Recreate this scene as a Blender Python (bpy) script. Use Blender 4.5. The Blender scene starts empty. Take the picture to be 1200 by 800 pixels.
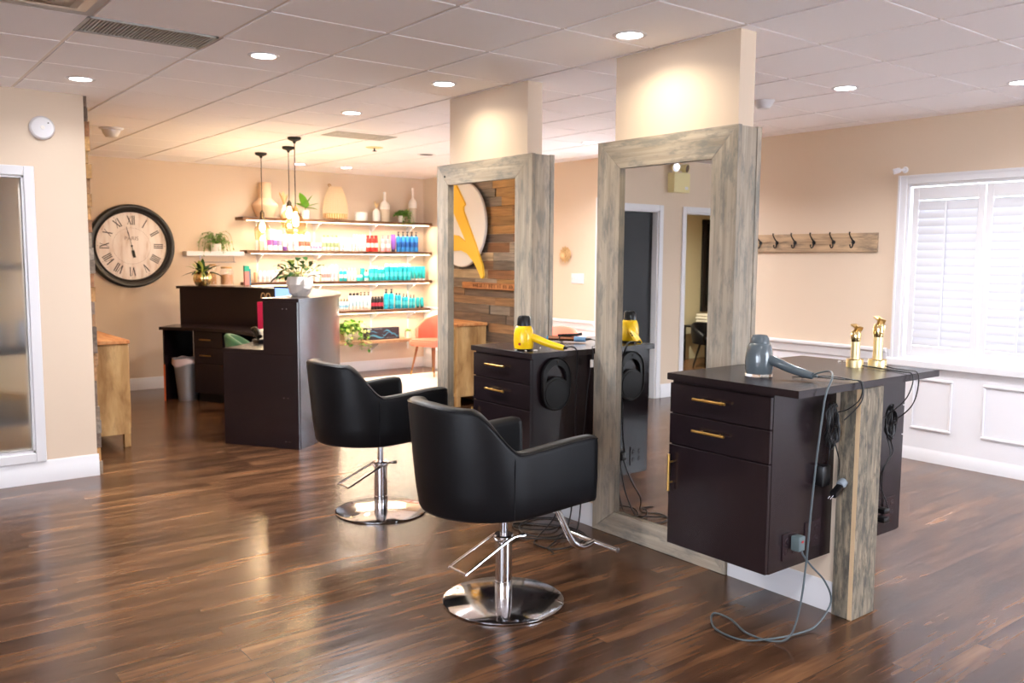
import bpy, bmesh, math, random
from mathutils import Vector, Matrix, Quaternion
random.seed(7)
PI = math.pi
S = bpy.context.scene
COL = S.collection

# ------------------------------------------------------------------ materials
def srgb(r, g, b):
    f = lambda c: (c/255/12.92) if c/255 <= .04045 else ((c/255+.055)/1.055)**2.4
    return (f(r), f(g), f(b), 1)
MATS = {}
def newmat(name):
    m = bpy.data.materials.new(name); m.use_nodes = True
    nt = m.node_tree; b = nt.nodes['Principled BSDF']
    MATS[name] = m
    return m, nt, b
def pbr(name, col, rough=.5, metal=0., spec=.5, coat=0., trans=0., emit=None, estr=0., bump=0., bscale=60., alpha=1., sss=0., ior=1.45):
    m, nt, b = newmat(name)
    b.inputs['Base Color'].default_value = col
    b.inputs['Roughness'].default_value = rough
    b.inputs['Metallic'].default_value = metal
    b.inputs['Specular IOR Level'].default_value = spec
    b.inputs['Coat Weight'].default_value = coat
    b.inputs['Transmission Weight'].default_value = trans
    b.inputs['IOR'].default_value = ior
    b.inputs['Alpha'].default_value = alpha
    if emit: b.inputs['Emission Color'].default_value = emit; b.inputs['Emission Strength'].default_value = estr
    if bump:
        tc = nt.nodes.new('ShaderNodeTexCoord'); n = nt.nodes.new('ShaderNodeTexNoise'); bp = nt.nodes.new('ShaderNodeBump')
        n.inputs['Scale'].default_value = bscale; n.inputs['Detail'].default_value = 3
        bp.inputs['Strength'].default_value = bump; bp.inputs['Distance'].default_value = .002
        nt.links.new(tc.outputs['Object'], n.inputs['Vector']); nt.links.new(n.outputs['Fac'], bp.inputs['Height'])
        nt.links.new(bp.outputs['Normal'], b.inputs['Normal'])
    return m
def ramp(nt, stops):
    r = nt.nodes.new('ShaderNodeValToRGB'); e = r.color_ramp.elements
    while len(e) < len(stops): e.new(.5)
    for i, (p, c) in enumerate(stops): e[i].position = p; e[i].color = c
    return r
def wood(name, axis, cols, rough=.75, patch=None, stretch=14., scale=3., rand=.25, bump=.3, patchamt=.5, coat=0., psc=(9., 2.5), plo=.5):
    """grain along axis; cols: 3 srgb stops; patch: dark stain colour"""
    m, nt, b = newmat(name); N = nt.nodes; L = nt.links
    tc = N.new('ShaderNodeTexCoord'); oi = N.new('ShaderNodeObjectInfo')
    add = N.new('ShaderNodeVectorMath'); add.operation = 'ADD'
    mul = N.new('ShaderNodeVectorMath'); mul.operation = 'SCALE'; mul.inputs['Scale'].default_value = 37.
    cmb = N.new('ShaderNodeCombineXYZ')
    for k in range(3): L.new(oi.outputs['Random'], cmb.inputs[k])
    L.new(cmb.outputs[0], mul.inputs[0]); L.new(tc.outputs['Object'], add.inputs[0]); L.new(mul.outputs[0], add.inputs[1])
    mp = N.new('ShaderNodeMapping'); sc = [scale*stretch]*3; sc[axis] = scale; mp.inputs['Scale'].default_value = sc
    L.new(add.outputs[0], mp.inputs['Vector'])
    n1 = N.new('ShaderNodeTexNoise'); n1.inputs['Scale'].default_value = 1; n1.inputs['Detail'].default_value = 6; n1.inputs['Distortion'].default_value = .8
    L.new(mp.outputs[0], n1.inputs['Vector'])
    r = ramp(nt, [(.3, cols[0]), (.5, cols[1]), (.72, cols[2])]); L.new(n1.outputs['Fac'], r.inputs[0])
    out = r.outputs[0]
    if patch:
        mp2 = N.new('ShaderNodeMapping'); sc2 = [psc[0]]*3; sc2[axis] = psc[1]; mp2.inputs['Scale'].default_value = sc2
        L.new(add.outputs[0], mp2.inputs['Vector'])
        n2 = N.new('ShaderNodeTexNoise'); n2.inputs['Scale'].default_value = 1; n2.inputs['Detail'].default_value = 8; n2.inputs['Roughness'].default_value = .7
        L.new(mp2.outputs[0], n2.inputs['Vector'])
        r2 = ramp(nt, [(plo, (0, 0, 0, 1)), (plo+.14, (patchamt,)*3+(1,))]); L.new(n2.outputs['Fac'], r2.inputs[0])
        mx = N.new('ShaderNodeMixRGB'); mx.inputs[2].default_value = patch
        L.new(r2.outputs[0], mx.inputs[0]); L.new(out, mx.inputs[1]); out = mx.outputs[0]
    hs = N.new('ShaderNodeHueSaturation')
    mr = N.new('ShaderNodeMapRange'); mr.inputs[3].default_value = 1-rand; mr.inputs[4].default_value = 1+rand
    L.new(oi.outputs['Random'], mr.inputs[0]); L.new(mr.outputs[0], hs.inputs['Value']); L.new(out, hs.inputs['Color'])
    L.new(hs.outputs[0], b.inputs['Base Color']); b.inputs['Roughness'].default_value = rough; b.inputs['Coat Weight'].default_value = coat
    if bump:
        bp = N.new('ShaderNodeBump'); bp.inputs['Strength'].default_value = bump; bp.inputs['Distance'].default_value = .003
        L.new(n1.outputs['Fac'], bp.inputs['Height']); L.new(bp.outputs[0], b.inputs['Normal'])
    return m

WALL = pbr('wall_paint', srgb(217, 197, 175), .75, bump=.08, bscale=220)
WALLG = pbr('wall_paint_green', srgb(204, 198, 166), .8)
WHITE = pbr('white_trim', srgb(221, 220, 223), .35)
WAIN = pbr('white_panel', srgb(228, 227, 231), .45)
TILE = pbr('ceiling_tile', srgb(248, 245, 247), .9, bump=.25, bscale=260)
GRID = pbr('ceiling_grid', srgb(226, 216, 204), .3, .3)
CHROME = pbr('chrome', srgb(225, 225, 228), .06, 1.)
CHROMEB = pbr('brushed_chrome', srgb(190, 190, 195), .2, 1.)
BRASS = pbr('brass', srgb(214, 172, 96), .28, 1.)
GOLD = pbr('polished_gold', srgb(246, 222, 164), .1, 1.)
GOLDM = pbr('satin_gold', srgb(240, 220, 168), .42, .85)
VINYL = pbr('black_vinyl', srgb(10, 10, 13), .45, spec=.28, bump=.15, bscale=350)
BLACKP = pbr('black_plastic', srgb(14, 14, 16), .3)
BLACKM = pbr('black_metal', srgb(22, 21, 22), .45, .3)
BLACKD = pbr('black_door_paint', srgb(28, 28, 31), .55)
MATM = pbr('matte_silicone', srgb(14, 14, 16), .5)
CORD = pbr('black_cord', srgb(14, 14, 16), .4)
GCORD = pbr('grey_cord', srgb(74, 84, 88), .4)
def disc_mat():
    m, nt, b = newmat('polished_disc'); N = nt.nodes; L = nt.links
    b.inputs['Base Color'].default_value = srgb(226, 226, 228); b.inputs['Metallic'].default_value = 1; b.inputs['Roughness'].default_value = .09; b.inputs['Anisotropic'].default_value = .9; b.inputs['Anisotropic Rotation'].default_value = .25
    tg = N.new('ShaderNodeTangent'); tg.direction_type = 'RADIAL'; tg.axis = 'Z'; L.new(tg.outputs[0], b.inputs['Tangent']); return m
DISC = disc_mat()
YELL = pbr('yellow_plastic', srgb(250, 205, 20), .28, coat=.3)
YELLP = pbr('yellow_paint', srgb(248, 196, 66), .4)
GREYP = pbr('grey_gloss_plastic', srgb(84, 94, 100), .12, coat=.6)
CLEAR = pbr('clear_plastic', (1, 1, 1, 1), .05, trans=1., ior=1.4)
MIRROR = pbr('mirror_silver', (.93, .94, .93, 1), .0, 1.)
GLASS = pbr('clear_glass', (1, 1, 1, 1), .0, trans=1., ior=1.45)
def thin_glass(name, rough, tint):
    m, nt, b = newmat(name); N = nt.nodes; L = nt.links
    N.remove(b); o = N['Material Output']
    t = N.new('ShaderNodeBsdfRefraction' if rough else 'ShaderNodeBsdfTransparent')
    t.inputs['Color'].default_value = tint
    if rough: t.inputs['Roughness'].default_value = rough; t.inputs['IOR'].default_value = 1.2
    g = N.new('ShaderNodeBsdfGlossy'); g.inputs['Roughness'].default_value = .02
    lw = N.new('ShaderNodeLayerWeight'); pw_ = N.new('ShaderNodeMath'); pw_.operation = 'POWER'; pw_.inputs[1].default_value = 3.5
    L.new(lw.outputs['Facing'], pw_.inputs[0]); fr = N.new('ShaderNodeMath'); fr.operation = 'MULTIPLY_ADD'; fr.inputs[1].default_value = .45; fr.inputs[2].default_value = .04; L.new(pw_.outputs[0], fr.inputs[0])
    if rough: g.inputs['Roughness'].default_value = .35
    mx = N.new('ShaderNodeMixShader'); L.new(fr.outputs[0], mx.inputs[0]); L.new(t.outputs[0], mx.inputs[1]); L.new(g.outputs[0], mx.inputs[2])
    L.new(mx.outputs[0], o.inputs[0]); return m
PANE = thin_glass('window_glass', 0, (1, 1, 1, 1))
FROST = thin_glass('frosted_glass', .45, (.9, .91, .93, 1))
AMBER = thin_glass('amber_tint_glass', 0, (1, .93, .8, 1))
BULB = pbr('bulb_glow', (1, .8, .5, 1), .3, emit=(1, .72, .38, 1), estr=34)
LENS = pbr('downlight_lens', (1, 1, 1, 1), .4, emit=(1, .97, .96, 1), estr=14)
STRIP = pbr('led_strip', (1, .9, .7, 1), .4, emit=(1, .78, .5, 1), estr=9)
CERAM = pbr('white_ceramic', srgb(235, 230, 224), .4)
CERAMP = pbr('faceted_white', srgb(216, 208, 200), .55)
CERAMB = pbr('beige_ceramic', srgb(214, 180, 148), .7)
CERAMS = pbr('stone_ceramic', srgb(205, 190, 170), .7)
LEAF = pbr('leaf_green', srgb(82, 134, 48), .45)
LEAFD = pbr('leaf_dark', srgb(40, 70, 34), .55, spec=.25)
LEAFM = pbr('leaf_mid', srgb(62, 100, 46), .55, spec=.25)
LEAFB = pbr('leaf_bright', srgb(120, 176, 58), .5)
LEAFY = pbr('leaf_yellow_green', srgb(186, 196, 104), .45)
LEAFR = pbr('leaf_red', srgb(110, 40, 50), .5)
STEM = pbr('stem_green', srgb(110, 130, 70), .6)
SOIL = pbr('soil', srgb(60, 45, 35), .9)
GALV = pbr('galvanised_steel', srgb(186, 188, 192), .38, .75, bump=.3, bscale=40)
BAGP = pbr('pink_card', srgb(226, 44, 96), .55)
ROPE = pbr('twine', srgb(190, 150, 100), .8)
VELVG = pbr('green_velvet', srgb(58, 92, 58), .6)
CORAL = pbr('coral_velvet', srgb(232, 128, 104), .6)
LEGW = pbr('walnut_leg', srgb(130, 78, 44), .4)
SCREEN = pbr('monitor_screen', srgb(80, 110, 170), .2, emit=srgb(120, 150, 205), estr=.9)
CREAMP = pbr('cream_plastic', srgb(226, 212, 158), .5)
RATT = pbr('pale_rattan', srgb(228, 202, 164), .8)
RATTD = pbr('dark_rattan', srgb(186, 138, 84), .8)
PAMP = pbr('dried_grass', srgb(228, 200, 150), .9)
TOWEL = pbr('folded_towel', srgb(210, 206, 190), .9)
DTILE = pbr('clock_black', srgb(30, 28, 30), .35)
INK = pbr('clock_ink', srgb(58, 50, 58), .7)
INKF = pbr('clock_faint_ink', srgb(146, 126, 122), .8)
BURN = pbr('burnt_letters', srgb(78, 50, 34), .9)
ORNA = pbr('carved_wood', srgb(214, 178, 128), .7)
VENTM = pbr('vent_grille', srgb(168, 168, 166), .5)
VENTD = pbr('vent_dark', srgb(72, 74, 76), .8)
DARKH = pbr('dark_void', srgb(30, 28, 28), .9)
OUTL = pbr('brown_outlet', srgb(40, 28, 32), .25)
COLORS = {}
def colmat(key, rgb, rough=.35):
    if key not in COLORS: COLORS[key] = pbr('pack_'+key, srgb(*rgb), rough)
    return COLORS[key]

def louver_mat():
    m, nt, b = newmat('louver_polymer'); N = nt.nodes; L = nt.links
    b.inputs['Base Color'].default_value = srgb(208, 208, 213); b.inputs['Roughness'].default_value = .45
    tr = N.new('ShaderNodeBsdfTranslucent'); tr.inputs['Color'].default_value = (.9, .92, .95, 1); mx = N.new('ShaderNodeMixShader'); mx.inputs[0].default_value = LTR
    L.new(b.outputs[0], mx.inputs[1]); L.new(tr.outputs[0], mx.inputs[2]); L.new(mx.outputs[0], N['Material Output'].inputs[0]); return m
LTR = .03
LOUV = louver_mat()
def espresso():
    m, nt, b = newmat('espresso_laminate'); N = nt.nodes; L = nt.links
    tc = N.new('ShaderNodeTexCoord'); mp = N.new('ShaderNodeMapping'); mp.inputs['Scale'].default_value = (160, 160, 5)
    n = N.new('ShaderNodeTexNoise'); n.inputs['Scale'].default_value = 1; n.inputs['Detail'].default_value = 4
    L.new(tc.outputs['Object'], mp.inputs[0]); L.new(mp.outputs[0], n.inputs['Vector'])
    r = ramp(nt, [(.3, srgb(22, 14, 17)), (.7, srgb(35, 24, 28))]); L.new(n.outputs['Fac'], r.inputs[0]); L.new(r.outputs[0], b.inputs['Base Color'])
    b.inputs['Roughness'].default_value = .27
    bp = N.new('ShaderNodeBump'); bp.inputs['Strength'].default_value = .12; bp.inputs['Distance'].default_value = .001
    L.new(n.outputs['Fac'], bp.inputs['Height']); L.new(bp.outputs[0], b.inputs['Normal'])
    return m
ESP = espresso()
GREYWOOD = {}
for ax in (0, 1, 2):
    GREYWOOD[ax] = wood('weathered_board_%s' % 'xyz'[ax], ax, (srgb(148, 136, 120), srgb(168, 155, 138), srgb(186, 172, 154)), patch=srgb(118, 118, 113), patchamt=.72, rand=.06, bump=.4, stretch=22, scale=1.6, psc=(18, 5), plo=.48)
BARN = wood('barn_board', 2, (srgb(92, 85, 74), srgb(126, 116, 100), srgb(160, 142, 118)), patch=srgb(64, 63, 58), patchamt=.75, rand=.06, bump=.6, stretch=9, scale=5, psc=(34, 11), plo=.46)
RAW = pbr('fresh_sawn_edge', srgb(204, 176, 140), .8)
MANGO = wood('mango_wood', 2, (srgb(150, 108, 62), srgb(190, 150, 98), srgb(214, 178, 126)), stretch=4, scale=2.2, patch=srgb(120, 84, 48), patchamt=.5, rand=.05)
MANGOT = wood('mango_wood_top', 1, (srgb(180, 110, 60), srgb(206, 140, 84), srgb(222, 166, 110)), stretch=6, scale=2.2, rand=.05)
SHELFW = wood('dark_live_edge', 0, (srgb(62, 40, 28), srgb(104, 72, 50), srgb(150, 112, 82)), rough=.7, rand=.08)
RACKW = wood('rack_board', 1, (srgb(140, 116, 92), srgb(186, 158, 126), srgb(206, 174, 138)), patch=srgb(92, 84, 76), patchamt=.7, rand=.05)

def floor_mat():
    m, nt, b = newmat('floor_planks'); N = nt.nodes; L = nt.links
    tc = N.new('ShaderNodeTexCoord')
    br = N.new('ShaderNodeTexBrick'); br.offset = .37; br.offset_frequency = 2
    br.inputs['Scale'].default_value = 1; br.inputs['Brick Width'].default_value = 1.22; br.inputs['Row Height'].default_value = .128
    br.inputs['Mortar Size'].default_value = .0013; br.inputs['Mortar Smooth'].default_value = .1
    br.inputs['Color1'].default_value = (0, 0, 0, 1); br.inputs['Color2'].default_value = (1, 1, 1, 1); br.inputs['Mortar'].default_value = (.5, .5, .5, 1)
    L.new(tc.outputs['Object'], br.inputs['Vector'])
    off = N.new('ShaderNodeVectorMath'); off.operation = 'SCALE'; off.inputs['Scale'].default_value = 23
    L.new(br.outputs['Color'], off.inputs[0])
    ad = N.new('ShaderNodeVectorMath'); L.new(tc.outputs['Object'], ad.inputs[0]); L.new(off.outputs[0], ad.inputs[1])
    mp = N.new('ShaderNodeMapping'); mp.inputs['Scale'].default_value = (1.6, 22, 1); L.new(ad.outputs[0], mp.inputs[0])
    n = N.new('ShaderNodeTexNoise'); n.inputs['Scale'].default_value = 1; n.inputs['Detail'].default_value = 7; n.inputs['Roughness'].default_value = .55; n.inputs['Distortion'].default_value = .15
    L.new(mp.outputs[0], n.inputs['Vector'])
    mp2 = N.new('ShaderNodeMapping'); mp2.inputs['Scale'].default_value = (1.6, 9, 1); L.new(ad.outputs[0], mp2.inputs[0])
    n2 = N.new('ShaderNodeTexNoise'); n2.inputs['Scale'].default_value = 1; n2.inputs['Detail'].default_value = 3; L.new(mp2.outputs[0], n2.inputs['Vector'])
    mixf = N.new('ShaderNodeMixRGB'); mixf.inputs[0].default_value = .55; L.new(n.outputs['Fac'], mixf.inputs[1]); L.new(n2.outputs['Fac'], mixf.inputs[2])
    r = ramp(nt, [(.32, srgb(44, 28, 20)), (.46, srgb(72, 47, 31)), (.57, srgb(99, 67, 44)), (.71, srgb(130, 92, 61))]); L.new(mixf.outputs[0], r.inputs[0])
    hs = N.new('ShaderNodeHueSaturation'); mr = N.new('ShaderNodeMapRange'); mr.inputs[3].default_value = .82; mr.inputs[4].default_value = 1.16
    L.new(br.outputs['Color'], mr.inputs[0]); L.new(mr.outputs[0], hs.inputs['Value']); L.new(r.outputs[0], hs.inputs['Color'])
    mo = N.new('ShaderNodeMixRGB'); mo.inputs[2].default_value = srgb(38, 22, 14); L.new(br.outputs['Fac'], mo.inputs[0]); L.new(hs.outputs[0], mo.inputs[1])
    L.new(mo.outputs[0], b.inputs['Base Color'])
    rr = N.new('ShaderNodeMapRange'); rr.inputs[3].default_value = .17; rr.inputs[4].default_value = .28; L.new(n.outputs['Fac'], rr.inputs[0]); L.new(rr.outputs[0], b.inputs['Roughness'])
    b.inputs['Specular IOR Level'].default_value = .6
    mp3 = N.new('ShaderNodeMapping'); mp3.inputs['Scale'].default_value = (9, 26, 1); L.new(tc.outputs['Object'], mp3.inputs[0])
    n3 = N.new('ShaderNodeTexNoise'); n3.inputs['Scale'].default_value = 1; n3.inputs['Detail'].default_value = 2; L.new(mp3.outputs[0], n3.inputs['Vector'])
    sm = N.new('ShaderNodeMath'); sm.operation = 'MULTIPLY_ADD'; sm.inputs[1].default_value = .6; L.new(n3.outputs['Fac'], sm.inputs[0]); L.new(n.outputs['Fac'], sm.inputs[2])
    sb = N.new('ShaderNodeMath'); sb.operation = 'SUBTRACT'; L.new(sm.outputs[0], sb.inputs[0]); L.new(br.outputs['Fac'], sb.inputs[1])
    bp = N.new('ShaderNodeBump'); bp.inputs['Strength'].default_value = .24; bp.inputs['Distance'].default_value = .003
    L.new(sb.outputs[0], bp.inputs['Height']); L.new(bp.outputs[0], b.inputs['Normal'])
    return m
FLOOR = floor_mat()
def plank_mat():
    m, nt, b = newmat('reclaimed_planks'); N = nt.nodes; L = nt.links
    at = N.new('ShaderNodeAttribute'); at.attribute_name = 'tint'
    tc = N.new('ShaderNodeTexCoord'); sc = N.new('ShaderNodeVectorMath'); sc.operation = 'SCALE'; sc.inputs['Scale'].default_value = 31; L.new(at.outputs['Color'], sc.inputs[0])
    ad = N.new('ShaderNodeVectorMath'); L.new(tc.outputs['Object'], ad.inputs[0]); L.new(sc.outputs[0], ad.inputs[1])
    mp = N.new('ShaderNodeMapping'); mp.inputs['Scale'].default_value = (30, 2.5, 34); L.new(ad.outputs[0], mp.inputs[0])
    n = N.new('ShaderNodeTexNoise'); n.inputs['Scale'].default_value = 1; n.inputs['Detail'].default_value = 6; n.inputs['Distortion'].default_value = .7; L.new(mp.outputs[0], n.inputs['Vector'])
    mr = N.new('ShaderNodeMapRange'); mr.inputs[1].default_value = .3; mr.inputs[2].default_value = .7; mr.inputs[3].default_value = .6; mr.inputs[4].default_value = 1.25; L.new(n.outputs['Fac'], mr.inputs[0])
    hs = N.new('ShaderNodeHueSaturation'); L.new(at.outputs['Color'], hs.inputs['Color']); L.new(mr.outputs[0], hs.inputs['Value'])
    L.new(hs.outputs[0], b.inputs['Base Color']); b.inputs['Roughness'].default_value = .8
    bp = N.new('ShaderNodeBump'); bp.inputs['Strength'].default_value = .4; bp.inputs['Distance'].default_value = .003; L.new(n.outputs['Fac'], bp.inputs['Height']); L.new(bp.outputs[0], b.inputs['Normal'])
    return m
PLANK = plank_mat()
def tile_floor_mat():
    m, nt, b = newmat('pale_tile'); N = nt.nodes; L = nt.links
    tc = N.new('ShaderNodeTexCoord'); br = N.new('ShaderNodeTexBrick'); br.offset = 0
    br.inputs['Scale'].default_value = 1; br.inputs['Brick Width'].default_value = .61; br.inputs['Row Height'].default_value = .61; br.inputs['Mortar Size'].default_value = .004
    br.inputs['Color1'].default_value = srgb(228, 224, 222); br.inputs['Color2'].default_value = srgb(220, 216, 214); br.inputs['Mortar'].default_value = srgb(188, 182, 180)
    L.new(tc.outputs['Object'], br.inputs[0]); L.new(br.outputs[0], b.inputs['Base Color']); b.inputs['Roughness'].default_value = .3
    return m
TFLOOR = tile_floor_mat()
def face_mat():
    m, nt, b = newmat('aged_clock_face'); N = nt.nodes; L = nt.links
    tc = N.new('ShaderNodeTexCoord'); mp = N.new('ShaderNodeMapping'); mp.inputs['Scale'].default_value = (14, 14, 3); L.new(tc.outputs['Object'], mp.inputs[0])
    n = N.new('ShaderNodeTexNoise'); n.inputs['Scale'].default_value = 1; n.inputs['Detail'].default_value = 6; L.new(mp.outputs[0], n.inputs['Vector'])
    r = ramp(nt, [(.32, srgb(204, 182, 168)), (.45, srgb(232, 220, 214)), (.6, srgb(240, 232, 228))]); L.new(n.outputs['Fac'], r.inputs[0]); L.new(r.outputs[0], b.inputs['Base Color']); b.inputs['Roughness'].default_value = .5
    return m
FACE = face_mat()

# ------------------------------------------------------------------ mesh helpers
def B(): return bmesh.new()
def box(bm, x0, x1, y0, y1, z0, z1, bev=0, seg=1, mi=0):
    x0, x1 = min(x0, x1), max(x0, x1); y0, y1 = min(y0, y1), max(y0, y1); z0, z1 = min(z0, z1), max(z0, z1)
    v = [bm.verts.new(p) for p in ((x0,y0,z0),(x1,y0,z0),(x1,y1,z0),(x0,y1,z0),(x0,y0,z1),(x1,y0,z1),(x1,y1,z1),(x0,y1,z1))]
    fs = [bm.faces.new([v[i] for i in q]) for q in ((3,2,1,0),(4,5,6,7),(0,1,5,4),(1,2,6,5),(2,3,7,6),(3,0,4,7))]
    for f in fs: f.material_index = mi
    if bev:
        es = list({e for f in fs for e in f.edges})
        r = bmesh.ops.bevel(bm, geom=es, offset=bev, segments=seg, affect='EDGES', profile=.5)
        for f in r['faces']: f.material_index = mi
    return v
def prism(bm, pts, off, mi=0, bev=0):
    """pts 3D polygon; off extrusion vector"""
    off = Vector(off); a = [bm.verts.new(p) for p in pts]; b = [bm.verts.new(Vector(p)+off) for p in pts]
    n = len(pts); fs = [bm.faces.new(a[::-1]), bm.faces.new(b)]
    for i in range(n): fs.append(bm.faces.new((a[i], a[(i+1) % n], b[(i+1) % n], b[i])))
    for f in fs: f.material_index = mi
    bmesh.ops.recalc_face_normals(bm, faces=fs)
    if bev: bmesh.ops.bevel(bm, geom=list({e for f in fs[:2] for e in f.edges}), offset=bev, segments=2, affect='EDGES')
def frame_of(d):
    d = Vector(d).normalized(); u = d.cross(Vector((0, 0, 1)))
    if u.length < 1e-4: u = Vector((1, 0, 0))
    u.normalize(); return d, u, d.cross(u).normalized()
def smooth_path(P, n=6):
    P = [Vector(p) for p in P]; out = []
    for i in range(len(P)-1):
        p0 = P[max(i-1, 0)]; p1 = P[i]; p2 = P[i+1]; p3 = P[min(i+2, len(P)-1)]
        for k in range(n):
            t = k/n
            out.append(.5*((2*p1)+(p2-p0)*t+(2*p0-5*p1+4*p2-p3)*t*t+(3*p1-p0-3*p2+p3)*t**3))
    out.append(P[-1]); return out
def tube(bm, P, r, seg=10, smooth=0, mi=0, closed=False, flat=None, cap=True):
    """sweep; r number or list; flat=(normal axis scale)"""
    if smooth:
        if isinstance(r, (list, tuple)):
            rr = []
            for i in range(len(r)-1): rr += [r[i]+(r[i+1]-r[i])*k/smooth for k in range(smooth)]
            r = rr+[r[-1]]
        P = smooth_path(P, smooth)
    P = [Vector(p) for p in P]; n = len(P)
    R = list(r) if isinstance(r, (list, tuple)) else [r]*n
    rings = []; u = None
    for i in range(n):
        if closed: d = P[(i+1) % n]-P[i-1]
        else: d = P[min(i+1, n-1)]-P[max(i-1, 0)]
        if d.length < 1e-9: d = Vector((0, 0, 1))
        d.normalize()
        if u is None: _, u, w = frame_of(d)
        else:
            u = (u-d*u.dot(d))
            if u.length < 1e-5: _, u, w = frame_of(d)
            u.normalize(); w = d.cross(u)
        rings.append([bm.verts.new(P[i]+(u*math.cos(2*PI*k/seg)+w*math.sin(2*PI*k/seg)*(flat or 1))*R[i]) for k in range(seg)])
    m = n if closed else n-1
    for i in range(m):
        a = rings[i]; b = rings[(i+1) % n]
        for k in range(seg):
            f = bm.faces.new((a[k], a[(k+1) % seg], b[(k+1) % seg], b[k])); f.material_index = mi
    if not closed and cap:
        f = bm.faces.new(rings[0][::-1]); f.material_index = mi; f = bm.faces.new(rings[-1]); f.material_index = mi
def cyl(bm, a, b, r, seg=20, mi=0, r2=None):
    tube(bm, [a, b], [r, r if r2 is None else r2], seg, mi=mi)
def lathe(bm, prof, c=(0, 0, 0), seg=28, mi=0, axis=None, mis=None):
    """prof [(r,z)] around +z (or axis) at c"""
    c = Vector(c)
    if axis is None: ux, uy, uz = Vector((1, 0, 0)), Vector((0, 1, 0)), Vector((0, 0, 1))
    else: uz, ux, uy = frame_of(axis)
    rings = []
    for r, z in prof:
        if r < 1e-6: rings.append([bm.verts.new(c+uz*z)])
        else: rings.append([bm.verts.new(c+uz*z+(ux*math.cos(2*PI*k/seg)+uy*math.sin(2*PI*k/seg))*r) for k in range(seg)])
    fs = []
    for i in range(len(rings)-1):
        a, b = rings[i], rings[i+1]
        for k in range(seg):
            k2 = (k+1) % seg
            if len(a) == 1 and len(b) == 1: continue
            if len(a) == 1: f = bm.faces.new((a[0], b[k2], b[k]))
            elif len(b) == 1: f = bm.faces.new((a[k], a[k2], b[0]))
            else: f = bm.faces.new((a[k], a[k2], b[k2], b[k]))
            f.material_index = mis[i] if mis else mi; fs.append(f)
    if len(rings[0]) > 1: f = bm.faces.new(rings[0][::-1]); f.material_index = mis[0] if mis else mi; fs.append(f)
    if len(rings[-1]) > 1: f = bm.faces.new(rings[-1]); f.material_index = mis[-1] if mis else mi; fs.append(f)
    bmesh.ops.recalc_face_normals(bm, faces=fs)
def leaf(bm, base, d, L, W, up=(0, 0, 1), bend=.4, n=5, mi=0, fold=.25, mi2=None):
    base = Vector(base); d = Vector(d).normalized(); up = Vector(up); side = d.cross(up)
    if side.length < 1e-3: side = Vector((1, 0, 0))
    side.normalize(); up = side.cross(d).normalized(); rows = []
    for i in range(n+1):
        t = i/n; c = base+d*L*t*(1-.25*bend*t)-Vector((0, 0, 1))*bend*L*t*t*.6
        w = W*.5*(math.sin(PI*min(1, t**.75*.97+.03)))**.8
        rows.append((bm.verts.new(c-side*w+up*w*fold), bm.verts.new(c), bm.verts.new(c+side*w+up*w*fold)))
    for i in range(n):
        a, b = rows[i], rows[i+1]
        f = bm.faces.new((a[0], a[1], b[1], b[0])); f.material_index = mi
        f = bm.faces.new((a[1], a[2], b[2], b[1])); f.material_index = mi if mi2 is None else mi2
def obj(name, bm, mat, parent=None, world=True, sharp=35, flatsh=False):
    """link as ONE mesh object; vertices given in world coordinates (world=True) or in the parent's frame"""
    me = bpy.data.meshes.new(name)
    if parent is not None and world:
        off = wloc(parent); bmesh.ops.translate(bm, verts=bm.verts, vec=-off)
    loc = None
    if parent is None:
        # origin at centre of the base
        xs = [v.co.x for v in bm.verts]; ys = [v.co.y for v in bm.verts]; zs = [v.co.z for v in bm.verts]
        loc = Vector(((min(xs)+max(xs))/2, (min(ys)+max(ys))/2, min(zs)))
        if not KEEP: bmesh.ops.translate(bm, verts=bm.verts, vec=-loc)
        else: loc = Vector((0, 0, 0))
    bm.to_mesh(me); bm.free()
    for m in (mat if isinstance(mat, (list, tuple)) else [mat]): me.materials.append(m)
    if not flatsh:
        for p in me.polygons: p.use_smooth = True
        me.set_sharp_from_angle(angle=math.radians(sharp))
    o = bpy.data.objects.new(name, me); COL.objects.link(o)
    if parent is not None: o.parent = parent
    if loc is not None: o.location = loc
    return o
KEEP = False
def wloc(o):
    v = Vector(o.location)
    while o.parent: o = o.parent; v += Vector(o.location)
    return v
def struct(name, bm, mat, **k):
    global KEEP
    KEEP = True; o = obj(name, bm, mat, **k); KEEP = False
    o['kind'] = 'structure'; return o
def thing(name, label, cat, loc=(0, 0, 0), group=None):
    o = bpy.data.objects.new(name, None); COL.objects.link(o); o.location = loc; o.empty_display_size = .05
    o['label'] = label; o['category'] = cat
    if group: o['group'] = group
    return o
def tag(o, label, cat, group=None, kind=None):
    o['label'] = label; o['category'] = cat
    if group: o['group'] = group
    if kind: o['kind'] = kind
    return o
def kids(o): return [c for c in bpy.data.objects if c.parent == o]
def dup(o, loc, label, rotz=None, group=None):
    def cp(a, p):
        c = a.copy(); COL.objects.link(c)
        if p is not None: c.parent = p
        for k in kids(a): cp(k, c)
        return c
    r = cp(o, None); r.location = loc; r['label'] = label
    if rotz is not None: r.rotation_euler = (0, 0, rotz)
    if group: r['group'] = group
    return r
ORD = ['leftmost', 'second from left', 'third from left', 'fourth from left', 'fifth from left', 'sixth from left', 'seventh from left']
NUM = ['zero', 'one', 'two', 'three', 'four', 'five', 'six', 'seven', 'eight', 'nine', 'ten']
def which(i, n):
    if i == 0: return 'leftmost'
    if i == n-1: return 'rightmost'
    return ORD[i]
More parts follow.
